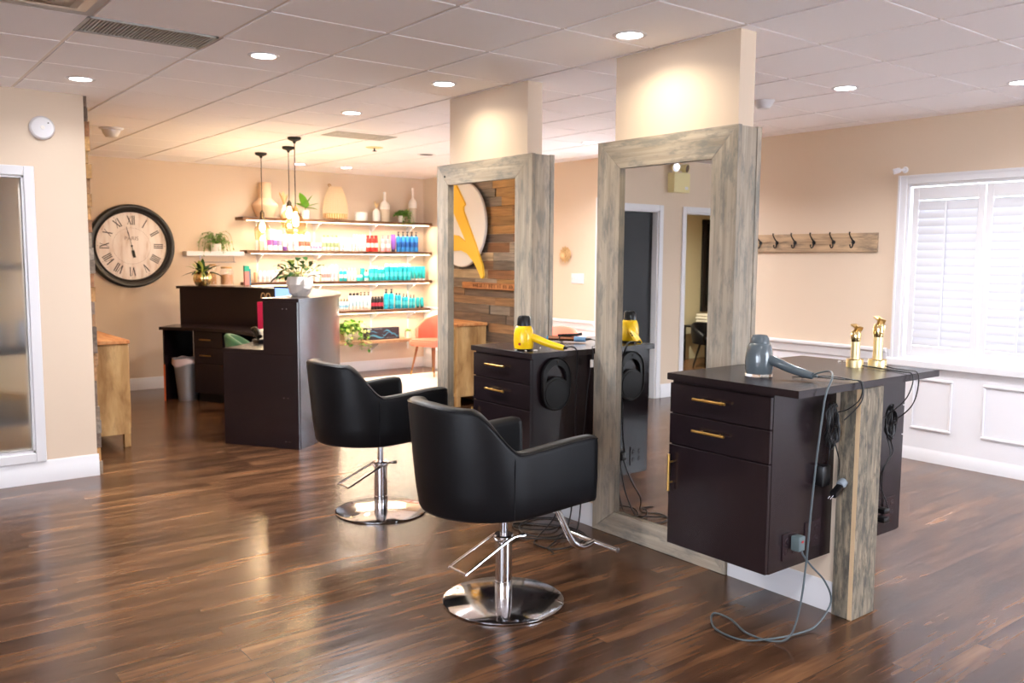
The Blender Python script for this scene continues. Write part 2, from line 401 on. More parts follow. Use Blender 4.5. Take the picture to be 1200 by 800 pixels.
def area(name, loc, rot, sx, sy, power, col, parent=None, shape='RECTANGLE', spread=None, portal=False):
    l = bpy.data.lights.new(name, 'AREA'); l.shape = shape; l.size = sx; l.size_y = sy; l.energy = power; l.color = col
    if spread: l.spread = spread
    if portal: l.cycles.is_portal = True
    o = bpy.data.objects.new(name, l); COL.objects.link(o); o.location = loc; o.rotation_euler = rot
    if parent: o.parent = parent
    return o

# ------------------------------------------------------------------ camera (measured: f=1018.8 px on 1200 px)
yaw, pit, rol = .66408, .09667, .00681
f = Vector((math.sin(yaw)*math.cos(pit), math.cos(yaw)*math.cos(pit), -math.sin(pit)))
r0 = Vector((math.cos(yaw), -math.sin(yaw), 0)); u0 = r0.cross(f)
rr = r0*math.cos(rol)+u0*math.sin(rol); uu = -r0*math.sin(rol)+u0*math.cos(rol)
cam = bpy.data.cameras.new('camera'); camo = bpy.data.objects.new('camera', cam); COL.objects.link(camo)
camo.matrix_world = Matrix(((rr.x, uu.x, -f.x, 0), (rr.y, uu.y, -f.y, 0), (rr.z, uu.z, -f.z, 1.58), (0, 0, 0, 1)))
cam.sensor_width = 36; cam.lens = 1018.8/1200*36; cam.clip_start = .05
cam.dof.use_dof = True; cam.dof.focus_distance = 3.7; cam.dof.aperture_fstop = 4.0
S.camera = camo

# ------------------------------------------------------------------ room
XW, YB, YP, ZC, XL, YS = 6.72, 10.66, 6.667, 2.673, -5.2, -3.2
bm = B(); box(bm, XL-.1, XW+.15, YS-.15, YB+.15, -.08, 0); struct('floor', bm, FLOOR)
bm = B(); box(bm, 4.6, 6.715, 6.45, 10.0, 0.0005, .004); struct('floor_tile', bm, TFLOOR)
# ceiling: recessed grid plane and tegular tiles hanging just below it
bm = B(); box(bm, XL-.1, XW+.15, YS-.15, YB+.15, ZC+.007, ZC+.1, mi=1)
gx0 = 2.232-.61*13; gy0 = 3.855-.61*12
FIX = []
diff_cell = None
for i in range(22):
    for j in range(25):
        x = gx0+.61*i; y = gy0+.61*j
        a0, a1, b0, b1 = max(x+.011, XL), min(x+.599, XW), max(y+.008, YS), min(y+.602, YB)
        if a1-a0 < .02 or b1-b0 < .02: continue
        if abs(x-.402) < .05 and abs(y-3.855) < .05: continue          # supply diffuser sits here
        if abs(x-1.012) < .05 and abs(y-4.465) < .05: b0 = y+.335       # half tile beside the linear grille
        box(bm, a0, a1, b0, b1, ZC, ZC+.008, mi=0)
struct('ceiling', bm, [TILE, GRID])

def wallbox(name, boxes, mat): 
    bm = B()
    for b in boxes: box(bm, *b)
    return struct(name, bm, mat)
# right wall (shutter window, entry door)
WY0, WY1, WZ0, WZ1 = .70, 3.54, .80, 2.17      # window opening
DY0, DY1 = 6.08, 6.99                          # entry door opening
wallbox('wall_right', [(XW, XW+.15, YS, WY0, 0, ZC+.01), (XW, XW+.15, WY0, WY1, 0, WZ0), (XW, XW+.15, WY0, WY1, WZ1, ZC+.01),
        (XW, XW+.15, WY1, DY0, 0, ZC+.01), (XW, XW+.15, DY0, DY1, 2.16, ZC+.01), (XW, XW+.15, DY1, YB+.15, 0, ZC+.01)], WALL)
wallbox('wall_back', [(1.4, XW, YB, YB+.15, 0, ZC+.01)], WALL)
wallbox('wall_back_room', [(XL, 1.4, YB, YB+.15, 0, ZC+.01)], WALLG)
FILLWN = [(-2.8, 1.0)]  # unseen window added in the left wall to brighten ceiling and room
wallbox('wall_left', [(XL-.1, XL, YS, -2.8, 0, ZC+.01), (XL-.1, XL, 1.0, YB, 0, ZC+.01), (XL-.1, XL, -2.8, 1.0, 0, .3), (XL-.1, XL, -2.8, 1.0, 2.5, ZC+.01)], WALL)
for n, (a, b) in enumerate(FILLWN):
    bm = B()
    for q in ((a, a+.06, .3, 2.5), (b-.06, b, .3, 2.5), (a+.06, b-.06, .3, .36), (a+.06, b-.06, 2.44, 2.5), ((a+b)/2-.03, (a+b)/2+.03, .36, 2.44)): box(bm, XL-.08, XL-.02, q[0], q[1], q[2], q[3])
    struct('window_%d' % (n+6), bm, WHITE)  # frame of the added fill window
    area('portal', (XL-.12, (a+b)/2, 1.4), (0, -PI/2, 0), 2.2, b-a, 1, (1, 1, 1), portal=True)
bm = B(); box(bm, -45, 45, -45, 45, -.3, -.12); struct('ground', bm, pbr('pavement', srgb(240, 238, 234), .9))  # unseen ground plane, added near-white to bounce sky light up to the ceiling
# front wall behind the camera with two big shop windows
FW = [(-4.6, -3.0), (3.4, 6.3)]
bx = []; px = XL
for a, b in FW: bx.append((px, a, YS-.15, YS, 0, ZC+.01)); bx.append((a, b, YS-.15, YS, 0, .3)); bx.append((a, b, YS-.15, YS, 2.5, ZC+.01)); px = b
bx.append((px, XW, YS-.15, YS, 0, ZC+.01)); wallbox('wall_front', bx, WALL)
for n, (a, b) in enumerate(FW):
    bm = B()
    for q in ((a, a+.06, .3, 2.5), (b-.06, b, .3, 2.5), (a+.06, b-.06, .3, .36), (a+.06, b-.06, 2.44, 2.5), ((a+b)/2-.03, (a+b)/2+.03, .36, 2.44)):
        box(bm, q[0], q[1], YS-.12, YS-.02, q[2], q[3])
    w = struct('window_%d' % (n+3), bm, WHITE)
    area('portal', ((a+b)/2, YS-.2, 1.4), (-PI/2, 0, 0), b-a, 2.2, 1, (1, 1, 1), portal=True)
# left partition with sidelight window and two doorways
SL0, SL1 = .46, 1.05; D10, D11 = -.33, .36; D20, D21 = -1.65, -.78
P = []
yp0, yp1 = YP, YP+.12
P += [(XL, D20, yp0, yp1, 0, ZC+.01), (D20, D21, yp0, yp1, 2.1, ZC+.01), (D21, D10, yp0, yp1, 0, ZC+.01), (D10, D11, yp0, yp1, 2.1, ZC+.01),
      (D11, SL0, yp0, yp1, 0, ZC+.01), (SL0, SL1, yp0, yp1, 0, .215), (SL0, SL1, yp0, yp1, 2.1, ZC+.01), (SL1, 1.44, yp0, yp1, 0, ZC+.01), (1.32, 1.44, yp1, YB, 0, ZC+.01)]
wallbox('wall_partition', P, WALL)
wallbox('wall_back_room_side', [(XL, -3.0, 9.05, 9.15, 0, ZC+.01)], WALLG)
# plank cladding on the partition's return wall, facing +X
bm = B(); tint = []
pal = [(156, 116, 80), (140, 108, 80), (176, 130, 80), (190, 142, 86), (130, 112, 96), (140, 126, 112), (112, 92, 76), (158, 140, 120), (198, 152, 96), (122, 102, 88), (184, 158, 124), (150, 104, 70)]
z = 0.0; tl = bm.faces.layers.int.new('t')
rnd = random.Random(3)
while z < ZC-.01:
    h = min(rnd.choice((.088, .095, .095, .1, .105)), ZC-z)
    if ZC-z-h < .03: h = ZC-z
    y = YP+.012+rnd.uniform(-.012, .008); first = True
    while y < YB:
        l = rnd.uniform(.28, .95); y1 = min(y+l, YB); d = rnd.uniform(.018, .040)
        c = rnd.choice(pal); n0 = len(bm.faces)
        box(bm, 1.44, 1.44+d, y+.0015, y1-.0015, z+.0015, z+h-.0015)
        bm.faces.ensure_lookup_table()
        for fc in bm.faces[n0:]: fc[tl] = len(tint)
        v = rnd.uniform(.85, 1.12); tint.append([min(255, q*v) for q in c])
        y = y1
    z += h
fidx = [fc[tl] for fc in bm.faces]
pw = struct('wall_plank', bm, PLANK, flatsh=True)
at = pw.data.color_attributes.new('tint', 'FLOAT_COLOR', 'CORNER')
for p in pw.data.polygons:
    c = srgb(*tint[fidx[p.index]])
    for li in p.loop_indices: at.data[li].color = c
# centre partition: pony wall and two full columns
XA, XB_ = 3.478, 3.596
wallbox('wall_centre', [(XA, XB_, 2.075, 2.69, 0, 1.022), (XA, XB_, 2.69, 3.524, 0, ZC+.01), (XA, XB_, 3.524, 4.30, 0, 1.022), (XA, XB_, 4.30, 5.165, 0, ZC+.01)], WALL)

# baseboards (stepped profile)
def baseboard(name, axis, face, a, b, sgn, h=.14, z0=0):
    """runs along axis (0:x,1:y) from a to b, on a wall face at 'face', protruding to sgn"""
    bm = B(); prof = [(0, 0), (.016, 0), (.016, h*.68), (.010, h*.76), (.010, h*.9), (.004, h), (0, h)]
    if axis == 0: pts = [(a, face+sgn*d, z0+zz) for d, zz in prof]; off = (b-a, 0, 0)
    else: pts = [(face+sgn*d, a, z0+zz) for d, zz in prof]; off = (0, b-a, 0)
    prism(bm, pts, off); return struct(name, bm, WHITE)
baseboard('baseboard_back', 0, YB, 1.5, XW, -1, .14)
baseboard('baseboard_right', 1, XW, YS, DY0-.08, -1); baseboard('baseboard_right_far', 1, XW, DY1+.08, YB-.02, -1)
baseboard('baseboard_partition', 0, YP, SL0-.08, 1.45, -1, .155); baseboard('baseboard_partition_middle', 0, YP, D21+.08, D10-.08, -1, .155)
baseboard('baseboard_centre', 1, XA, 2.08, 2.66, -1, .135); baseboard('baseboard_centre_middle', 1, XA, 3.635, 4.21, -1, .135)
baseboard('baseboard_centre_right', 1, XB_, 2.08, 2.66, 1, .135); baseboard('baseboard_centre_right_middle', 1, XB_, 3.635, 4.21, 1, .135)
# wainscot on right wall : flat panel, chair rail, picture-frame mouldings
bm = B()
WR = XW-.012
for a, b in ((YS, DY0-.075), (DY1+.075, YB-.015)): box(bm, WR, XW-.0002, a, b, .1, .70)
for a, b in ((YS, WY0-.1), (WY1+.075, DY0-.08), (DY1+.08, YB-.015)): box(bm, WR, XW-.0002, a, b, .7002, .86)
struct('trim_1', bm, WAIN)
def rail(a, b, name):
    bm = B(); prof = [(0, .765), (.012, .77), (.014, .80), (.02, .815), (.02, .83), (.034, .845), (.034, .862), (.02, .87), (0, .87)]
    prism(bm, [(WR-d, a, zz) for d, zz in prof], (0, b-a, 0)); struct(name, bm, WHITE)
rail(3.64, DY0-.08, 'trim_2'); rail(DY1+.08, YB-.015, 'trim_3')
def molding(bm, a, b, z0, z1, w=.022, d=.014):
    for q in ((a, b, z0, z0+w), (a, b, z1-w, z1), (a, a+w, z0+w, z1-w), (b-w, b, z0+w, z1-w)):
        box(bm, WR-d, WR, q[0], q[1], q[2], q[3], bev=.006)
bm = B()
for a, b in ((3.10, 3.42), (2.34, 2.88), (1.60, 2.12), (.86, 1.38), (-.3, .5), (-1.4, -.6), (-2.6, -1.8)): molding(bm, a, b, .25, .66)
for a, b in ((3.72, 4.5), (4.72, 5.86), (7.3, 8.6), (8.8, 10.4)): molding(bm, a, b, .25, .66)
struct('trim_4', bm, WHITE)

# window 1 with casing, sill, glass
bm = B(); c = .07
for q in ((WY0-c, WY0, WZ0-.0, WZ1+c), (WY1, WY1+c, WZ0-.0, WZ1+c), (WY0, WY1, WZ1, WZ1+c)):
    box(bm, XW-.022, XW, q[0], q[1], q[2], q[3], bev=.005)
    box(bm, XW-.034, XW-.020, *( (q[0]+.004, q[0]+.02) if q[0] < WY0 and q[1]-q[0] < .1 else ((q[1]-.02, q[1]-.004) if q[1]-q[0] < .1 else (q[0], q[1])) ), *( (q[2], q[3]) if q[1]-q[0] < .1 else (q[3]-.02, q[3]-.004) ))
for q in ((WY0, WY0+.02, WZ0, WZ1), (WY1-.02, WY1, WZ0, WZ1), (WY0+.02, WY1-.02, WZ0, WZ0+.02), (WY0+.02, WY1-.02, WZ1-.02, WZ1)):
    box(bm, XW-.0, XW+.15, *q)
w1 = struct('window_1', bm, WHITE)
bm = B(); prism(bm, [(XW-.05, WY0-.09, .745), (XW-.05, WY0-.09, .79), (XW-.034, WY0-.09, .80), (XW, WY0-.09, .80), (XW, WY0-.09, .70), (XW-.02, WY0-.09, .70), (XW-.024, WY0-.09, .74)], (0, WY1-WY0+.18, 0))
o = obj('window_sill', bm, WHITE, w1)
bm = B(); box(bm, XW+.115, XW+.12, WY0+.02, WY1-.02, WZ0+.02, WZ1-.02); obj('window_pane', bm, PANE, w1)
area('portal', (XW+.16, (WY0+WY1)/2, 1.5), (0, PI/2, 0), WZ1-WZ0, WY1-WY0, 1, (1, 1, 1), portal=True)
# four shutter panels
pan_w = (WY1-WY0-.06)/5
def shutter():
    t = thing('window_shutter', '', 'window shutter', (0, 0, 0), 'plantation shutter panels in the window')
    w = pan_w-.008; z0, z1 = WZ0+.024, WZ1-.024; H = z1-z0; bm = B(); st = .05
    for q in ((0, st, 0, H), (w-st, w, 0, H), (st, w-st, 0, .085), (st, w-st, H-.10, H)): box(bm, -.014, .014, *q, bev=.003)
    obj('shutter_frame', bm, WHITE, t, world=False)
    bm = B(); n = 18; zz0, zz1 = .095, H-.11; pit = (zz1-zz0)/n; an = math.radians(72)
    for k in range(n):
        zc = zz0+pit*(k+.5); pts = []
        for s in range(8):
            ang = 2*PI*s/8; lx = .041*math.cos(ang); lz = .0055*math.sin(ang)
            pts.append((lx*math.cos(an)-lz*math.sin(an), st, zc+lx*math.sin(an)+lz*math.cos(an)))
        prism(bm, pts, (0, w-2*st, 0))
    obj('louvers', bm, LOUV, t, world=False)
    bm = B(); box(bm, -.045, -.036, w/2-.006, w/2+.006, zz0-.02, zz1+.0, bev=.002)
    obj('tilt_rod', bm, WHITE, t, world=False)
    for hz in (.18, H-.3): bm = B(); box(bm, -.017, -.0145, .004, .012, hz, hz+.07); obj('hinge', bm, WHITE, t, world=False)
    return t
sh = shutter(); lab = ['left shutter panel nearest the coat rack', 'second shutter panel at the right photo edge', 'third shutter panel, beyond the right photo edge', 'fourth shutter panel, beyond the right photo edge', 'fifth shutter panel, farthest from the coat rack']
for k in range(5):
    loc = (XW+.03, WY1-.03-pan_w*(k+1)+.004, WZ0+.022); L = 'white louvered '+lab[k]
    if k == 0: sh.location = loc; sh['label'] = L
    else: dup(sh, loc, L)
# entry door (door_3) in the right wall, far part
bm = B()
for q in ((DY0-.08, DY0, 0, 2.24), (DY1, DY1+.08, 0, 2.24), (DY0, DY1, 2.16, 2.24)): box(bm, XW-.025, XW, *q, bev=.004)
for q in ((DY0, DY0+.03, 0, 2.16), (DY1-.03, DY1, 0, 2.16), (DY0+.03, DY1-.03, 2.13, 2.16)): box(bm, XW, XW+.15, *q)
d3 = struct('door_3', bm, WHITE)
bm = B()
for q in ((DY0+.035, DY0+.13, .01, 2.12), (DY1-.13, DY1-.035, .01, 2.12), (DY0+.13, DY1-.13, .01, .22), (DY0+.13, DY1-.13, 2.0, 2.12)): box(bm, XW+.05, XW+.09, *q)
obj('door_leaf', bm, WHITE, d3)
bm = B(); box(bm, XW+.067, XW+.073, DY0+.13, DY1-.13, .22, 2.0); obj('door_pane', bm, PANE, d3)
bm = B(); tube(bm, [(XW+.05, DY0+.09, .95), (XW-.0, DY0+.09, .95), (XW-.0, DY0+.09, 1.2), (XW+.05, DY0+.09, 1.2)], .01, 10); obj('door_handle', bm, CHROMEB, d3)
area('portal', (XW+.16, (DY0+DY1)/2, 1.1), (0, PI/2, 0), 2.1, DY1-DY0, 1, (1, 1, 1), portal=True)
# partition: sidelight (window_2), door_1, door_2
def casing(bm, a, b, z0, z1, w=.07, bottom=False):
    y0, y1 = YP-.02, YP
    box(bm, a-w, a, y0, y1, z0-(w if bottom else 0), z1+w, bev=.004); box(bm, b, b+w, y0, y1, z0-(w if bottom else 0), z1+w, bev=.004)
    box(bm, a, b, y0, y1, z1, z1+w, bev=.004)
    if bottom: box(bm, a, b, y0, y1, z0-w, z0, bev=.004)
bm = B(); casing(bm, SL0+.0, SL1, .215, 2.1, .065, True)
for q in ((SL0, SL0+.014, .215, 2.1), (SL1-.014, SL1, .215, 2.1), (SL0, SL1, .215, .23), (SL0, SL1, 2.086, 2.1)): box(bm, q[0], q[1], YP-.008, YP+.12, q[2], q[3])
w2 = struct('window_2', bm, WHITE)
bm = B(); box(bm, SL0+.012, SL1-.012, YP+.05, YP+.054, .225, 2.09); obj('window_pane', bm, FROST, w2)
bm = B(); casing(bm, D10, D11-.035, 0, 2.1, .065)
for q in ((D10, D10+.015, 0, 2.1), (D11-.035, D11, 0, 2.1), (D10, D11, 2.085, 2.1)): box(bm, q[0], q[1], YP, YP+.12, q[2], q[3])
d1 = struct('door_1', bm, WHITE)
bm = B(); box(bm, D10+.017, D11-.037, YP+.075, YP+.115, .005, 2.083); obj('door_leaf', bm, BLACKD, d1)
bm = B(); lathe(bm, [(0, -.06), (.02, -.058), (.026, -.045), (.02, -.03), (.01, -.02), (.01, 0), (.026, 0)], (D11-.1, YP+.075, .98), axis=(0, 1, 0), seg=16); obj('door_handle', bm, CHROMEB, d1)
bm = B(); casing(bm, D20, D21, 0, 2.1, .065)
for q in ((D20, D20+.015, 0, 2.1), (D21-.015, D21, 0, 2.1), (D20, D21, 2.085, 2.1)): box(bm, q[0], q[1], YP, YP+.12, q[2], q[3])
struct('door_2', bm, WHITE)

# ------------------------------------------------------------------ downlights
def downlight(x, y, label, power=9, col=(1, .86, .68)):
    t = thing('recessed_downlight', label, 'ceiling light', (x, y, ZC), 'recessed ceiling downlights')
    bm = B(); lathe(bm, [(.062, -.001), (.066, -.006), (.082, -.004), (.086, -.0005), (.086, 0.0), (.06, 0.0)], seg=32)
    obj('trim_ring', bm, WHITE, t, world=False)
    bm = B(); lathe(bm, [(0, -.0025), (.03, -.003), (.0615, -.002), (.0615, -.0005), (0, -.0005)], seg=28); obj('light_lens', bm, LENS, t, world=False)
    area('downlight_beam', (0, 0, -.02), (0, 0, 0), .12, .12, power*(1.15 if power > 10 else 1.2), col, t, 'DISK', spread=math.radians(150))
    return t
WARM = (1, .90, .74); COLW = (1, .88, .66); NEU = (.97, .97, 1)
for x, y, lb, p, c in [(3.165, 3.12, 'lit round downlight just left of the nearest column head', 2.0, COLW), (1.94, 4.71, 'lit round downlight between the grille and the middle ceiling', 16, NEU),
    (1.30, 6.06, 'lit round downlight closest to the round detector on the left wall', 2.5, NEU), (3.215, 6.12, 'lit round downlight in front of the ceiling speaker, beyond the pendants', 22, NEU),
    (3.135, 4.725, 'lit round downlight just left of the far column head', 2.0, COLW), (5.185, 3.18, 'lit round downlight above the coat rack side', 15, NEU),
    (5.84, 2.39, 'lit round downlight cut by the right photo edge', 3, NEU), (5.78, 6.2, 'lit round downlight seen between the two columns', 24, NEU),
    (5.12, 9.9, 'lit round downlight above the right end of product shelves', 4, WARM), (4.5, 9.9, 'lit round downlight beside the pendant cords over the shelves', 4, WARM),
    (.0, 2.6, 'downlight over the floor beside the photographer', 5, NEU), (2.0, .6, 'downlight behind the photographer on the right', 14, NEU), (-2.5, 4.4, 'downlight far left of the photographer', 10.1, NEU),  # out-of-view downlights, added to light the room around the camera
    (5.2, .3, 'downlight by the window behind the photographer', 9, NEU), (-2.0, .5, 'downlight behind the photographer on the left', 14, NEU), (-1.7, 8.0, 'downlight in the small room behind the dark door', 44, WARM), (.6, 7.3, 'downlight in the room behind the frosted pane', 17, WARM)]:  # the last two are added to brighten the back rooms
    downlight(x, y, lb, p, c)
# dark open can + ceiling speaker + detectors + vents
t = thing('unlit_downlight', 'unlit dark round ceiling fixture seen left of the far column head', 'ceiling light', (5.12, 8.06, ZC))
bm = B(); lathe(bm, [(.07, 0), (.075, -.006), (.098, -.004), (.1, 0)], seg=28); obj('trim_ring', bm, WHITE, t, world=False)
bm = B(); lathe(bm, [(0, -.001), (.072, -.002), (.072, 0), (0, 0)], seg=24); obj('dark_opening', bm, DARKH, t, world=False)
t = thing('ceiling_sprinkler', 'small dark round ceiling device near the flat grille above the shelves', 'sprinkler', (4.40, 7.9, ZC))
bm = B(); lathe(bm, [(.0, -.008), (.06, -.008), (.085, -.003), (.09, 0), (0, 0)], seg=28); obj('cover_plate', bm, CREAMP, t, world=False)
bm = B(); lathe(bm, [(0, -.04), (.02, -.038), (.024, -.034), (.008, -.03), (.008, -.008), (0, -.008)], seg=14); obj('sprinkler_head', bm, BLACKM, t, world=False)
bm = B(); lathe(bm, [(0, -.085), (.045, -.078), (.068, -.045), (.075, -.02), (.095, -.012), (.1, 0), (0, 0)], (1.99, 8.22, ZC), seg=28)
tag(obj('dome_sensor', bm, WHITE), 'white dome on the ceiling beyond the left wall end', 'ceiling sensor')
bm = B(); lathe(bm, [(0, -.06), (.04, -.055), (.06, -.03), (.07, -.012), (.08, 0), (0, 0)], (5.174, 3.792, ZC), seg=24)
tag(obj('dome_sensor', bm, WHITE), 'white half dome on the ceiling right of the nearest column', 'ceiling sensor')
t = thing('smoke_detector', 'round white detector high on the tan left wall', 'smoke detector', (1.175, YP, 2.425))
bm = B(); lathe(bm, [(0, .04), (.04, .04), (.066, .036), (.074, .028), (.078, .02), (.078, 0), (0, 0)], axis=(0, -1, 0), seg=36); obj('housing', bm, WHITE, t, world=False)
bm = B(); lathe(bm, [(0, .044), (.012, .043), (.014, .04), (0, .04)], (0, 0, 0), axis=(0, -1, 0), seg=14); obj('test_button', bm, CERAM, t, world=False)
bm = B(); box(bm, .03, .04, -.041, -.039, .028, .036); obj('indicator', bm, VENTD, t, world=False)
def grille(x0, x1, y0, y1, label, n, axis):
    t = thing('ceiling_grille', label, 'air vent', ((x0+x1)/2, (y0+y1)/2, ZC))
    a, b = (x1-x0)/2, (y1-y0)/2; bm = B()
    for q in ((-a, a, -b, -b+.016), (-a, a, b-.016, b), (-a, -a+.016, -b, b), (a-.016, a, -b, b)): box(bm, *q, -.004, .006)
    obj('frame', bm, VENTM, t, world=False)
    bm = B(); box(bm, -a, a, -b, b, .010, .0115); obj('backing', bm, VENTD, t, world=False)
    bm = B()
    for k in range(n):
        if axis == 0: c = -a+.02+(2*a-.04)*(k+.5)/n; box(bm, c-.004, c+.004, -b+.014, b-.014, -.002, .009)
        else: c = -b+.02+(2*b-.04)*(k+.5)/n; box(bm, -a+.014, a-.014, c-.004, c+.004, -.002, .009)
    obj('slats', bm, VENTM, t, world=False)
grille(1.0, 1.61, 4.475, 4.785, 'grey slatted ceiling grille at the upper left', 34, 0)
bm_loc = (3.88, 7.26)
grille(3.575, 4.18, 7.075, 7.40, 'pale flat ceiling grille right of the pendants', 30, 0)
t = thing('ceiling_diffuser', 'square stepped white air diffuser in the top left corner', 'air vent', (.402+.305, 3.855+.305, ZC))
for n_, (s0, s1, z0, z1) in enumerate(((.300, .262, -.002, .012), (.24, .19, -.006, .010), (.165, .115, -.010, .008), (.09, .05, -.014, .006))):
    bm = B(); A = [bm.verts.new((sx*s0, sy*s0, z1 if n_ else z0)) for sx, sy in ((-1,-1),(1,-1),(1,1),(-1,1))]; Bv = [bm.verts.new((sx*s1, sy*s1, z0 if n_ else z1)) for sx, sy in ((-1,-1),(1,-1),(1,1),(-1,1))]
    for k in range(4): bm.faces.new((A[k], A[(k+1) % 4], Bv[(k+1) % 4], Bv[k]))
    bmesh.ops.solidify(bm, geom=list(bm.faces), thickness=.003)
    obj('louvre_ring', bm, CERAM, t, world=False)

# ------------------------------------------------------------------ framed mirrors wrapping the columns
def mirror_column(y0, y1, iy0, iy1, ht, iz0, iz1, label, tilt):
    yc = (y0+y1)/2
    t = thing('framed_mirror', label, 'mirror', ((3.45+3.63)/2, yc, 0))
    xf0, xf1 = 3.45, 3.476; xb0, xb1 = 3.600, 3.63
    for (xa, xb) in ((xf0, xf1), (xb0, xb1)):
        dx = xb-xa; g = .0012
        for pts, ax in (([(y0, ht), (y1, ht), (iy1, iz1), (iy0, iz1)], 1), ([(y0, 0.001), (iy0, iz0), (iy1, iz0), (y1, 0.001)], 1),
                        ([(y0, 0.001), (y0, ht), (iy0, iz1), (iy0, iz0)], 2), ([(y1, 0.001), (iy1, iz0), (iy1, iz1), (y1, ht)], 2)):
            cy = sum(p[0] for p in pts)/4; cz = sum(p[1] for p in pts)/4
            q = [(p[0]+(g if cy > p[0] else -g), p[1]+(g if cz > p[1] else -g)) for p in pts]
            bm = B(); prism(bm, [(xa, a, b) for a, b in q], (dx, 0, 0)); obj('frame_board', bm, GREYWOOD[ax], t)
    for ya, yb in ((y0+.006, y0+.028), (y1-.028, y1-.006)):
        bm = B(); box(bm, xf1+.001, xb0-.001, ya, yb, .001, ht-.004, bev=.002); o = obj('side_board', bm, GREYWOOD[2], t)
    bm = B(); box(bm, xf1+.001, xb0-.001, y0+.03, 2.688 if y0 < 3 else 4.298, ht-.02, ht-.004); obj('top_cap', bm, GREYWOOD[1], t)
    bm = B(); box(bm, xf1+.001, xb0-.001, 3.526 if y0 < 3 else 5.167, y1-.03, ht-.02, ht-.004); obj('top_cap', bm, GREYWOOD[1], t)
    for sx, xm in ((1, 3.4715), (-1, 3.6045)):
        bm = B(); w = (iy1-iy0)/2-.0005; c = (iy0+iy1)/2; dxx = tilt*w*sx
        prism(bm, [(xm-dxx, c-w, iz0+.001), (xm+dxx, c+w, iz0+.001), (xm+dxx, c+w, iz1-.001), (xm-dxx, c-w, iz1-.001)], (.002*sx, 0, 0)); obj('mirror_glass', bm, MIRROR, t, flatsh=True)
    return t
mirror_column(2.664, 3.632, 2.822, 3.455, 2.222, .135, 2.068, 'tall mirror in grey reclaimed boards on the nearest column', 0.0)
mc = mirror_column(4.216, 5.288, 4.388, 5.152, 2.222, .135, 2.080, 'tall mirror in grey reclaimed boards on the far column, reflecting the plank wall', .01)
bm = B(); lathe(bm, [(0, .002), (.009, .002), (.009, 0), (0, 0)], (3.45, 5.19, 2.14), axis=(-1, 0, 0), seg=12); obj('knot_hole', bm, DARKH, mc)
# wooden end post
t = thing('end_post', 'square grey reclaimed wood post holding up the counter end', 'post', (3.538, 2.03, 0))
for (a, b, c_, d, m) in ((3.447, 3.470, 1.998, 2.074, BARN), (3.606, 3.628, 1.998, 2.074, BARN), (3.4475, 3.6275, 1.975, 1.997, BARN), ):
    bm = B(); box(bm, a, b, c_, d, .001, 1.028, bev=.002); obj('post_board', bm, m, t)
bm = B(); box(bm, 3.471, 3.605, 1.998, 2.074, .001, 1.026); obj('post_core', bm, RAW, t)
bm = B(); box(bm, 3.4462, 3.4474, 1.976, 1.996, .001, 1.027); obj('sawn_edge', bm, RAW, t)

# ------------------------------------------------------------------ counters & cabinets
def handle(bm, a, b, out, r=.0065):
    a, b, out = Vector(a), Vector(b), Vector(out); d = (b-a)
    tube(bm, [a+out, b+out], r, 12)
    for t_ in (.22, .78): p = a+d*t_; cyl(bm, p, p+out, .0045, 10)
def cabinet(loc, y0, y1, label, sgn, outlets):
    """sgn -1: faces -X ; +1 faces +X. Local frame at loc"""
    t = thing('styling_cabinet', label, 'cabinet', loc, None)
    xf = 3.018 if sgn < 0 else 4.06; xw = 3.476 if sgn < 0 else 3.598
    z0, z1 = .265, 1.026
    bm = B(); box(bm, xf, xw, y0, y1, z0, z1-.001, bev=.001); obj('body', bm, ESP, t)
    X0 = xf+sgn*.001; X1 = xf+sgn*.019
    for za, zb in ((.882, 1.016), (.738, .876)):
        bm = B(); box(bm, X0, X1, y0+.002, y1-.002, za, zb, bev=.0015); d = obj('drawer', bm, ESP, t)
        cy = (y0+y1)/2+.03; bm = B(); handle(bm, (X1, cy-.088, (za+zb)/2+.012), (X1, cy+.088, (za+zb)/2+.012), (sgn*.026, 0, 0)); obj('handle', bm, BRASS, d)
    bm = B(); box(bm, X0, X1, y0+.002, y1-.002, z0+.002, .732, bev=.0015); d = obj('door', bm, ESP, t)
    bm = B(); handle(bm, (X1, y1-.025, .52), (X1, y1-.025, .69), (sgn*.026, 0, 0)); obj('handle', bm, BRASS, d)
    for ox, oz in outlets:
        bm = B(); w = .056; box(bm, ox-w, ox+w, y0-.006, y0-.0005, oz-.058, oz+.058, bev=.002)
        for sx in (-.026, .026):
            for sz in (-.024, .024):
                lathe(bm, [(0, .002), (.014, .002), (.0165, 0), (0, 0)], (ox+sx, y0-.006, oz+sz), axis=(0, -1, 0), seg=12)
        obj('outlet_plate', bm, OUTL, t)
        bm = B()
        for sx in (-.026, .026):
            for sz in (-.024, .024):
                for k in (-.005, .005): box(bm, ox+sx+k-.001, ox+sx+k+.001, y0-.0088, y0-.0080, oz+sz-.004, oz+sz+.005)
        obj('outlet_slots', bm, BLACKP, t)
    return t
G = None
cabinet((3.25, 2.39, 0), 2.11, 2.655, 'dark wall-hung drawer cabinet nearest the camera, mirror side', -1, [(3.163, .362), (3.325, .385)])
cabinet((3.83, 2.39, 0), 2.11, 2.655, 'dark wall-hung cabinet behind the wooden post, window side', 1, [(3.83, .385), (3.965, .385)])
cabinet((3.25, 3.93, 0), 3.665, 4.205, 'dark wall-hung drawer cabinet between the two tall mirrors', -1, [(3.10, .375), (3.25, .375)])
cabinet((3.83, 3.93, 0), 3.665, 4.205, 'dark wall-hung cabinet between the columns, on the window side', 1, [(3.83, .375)])
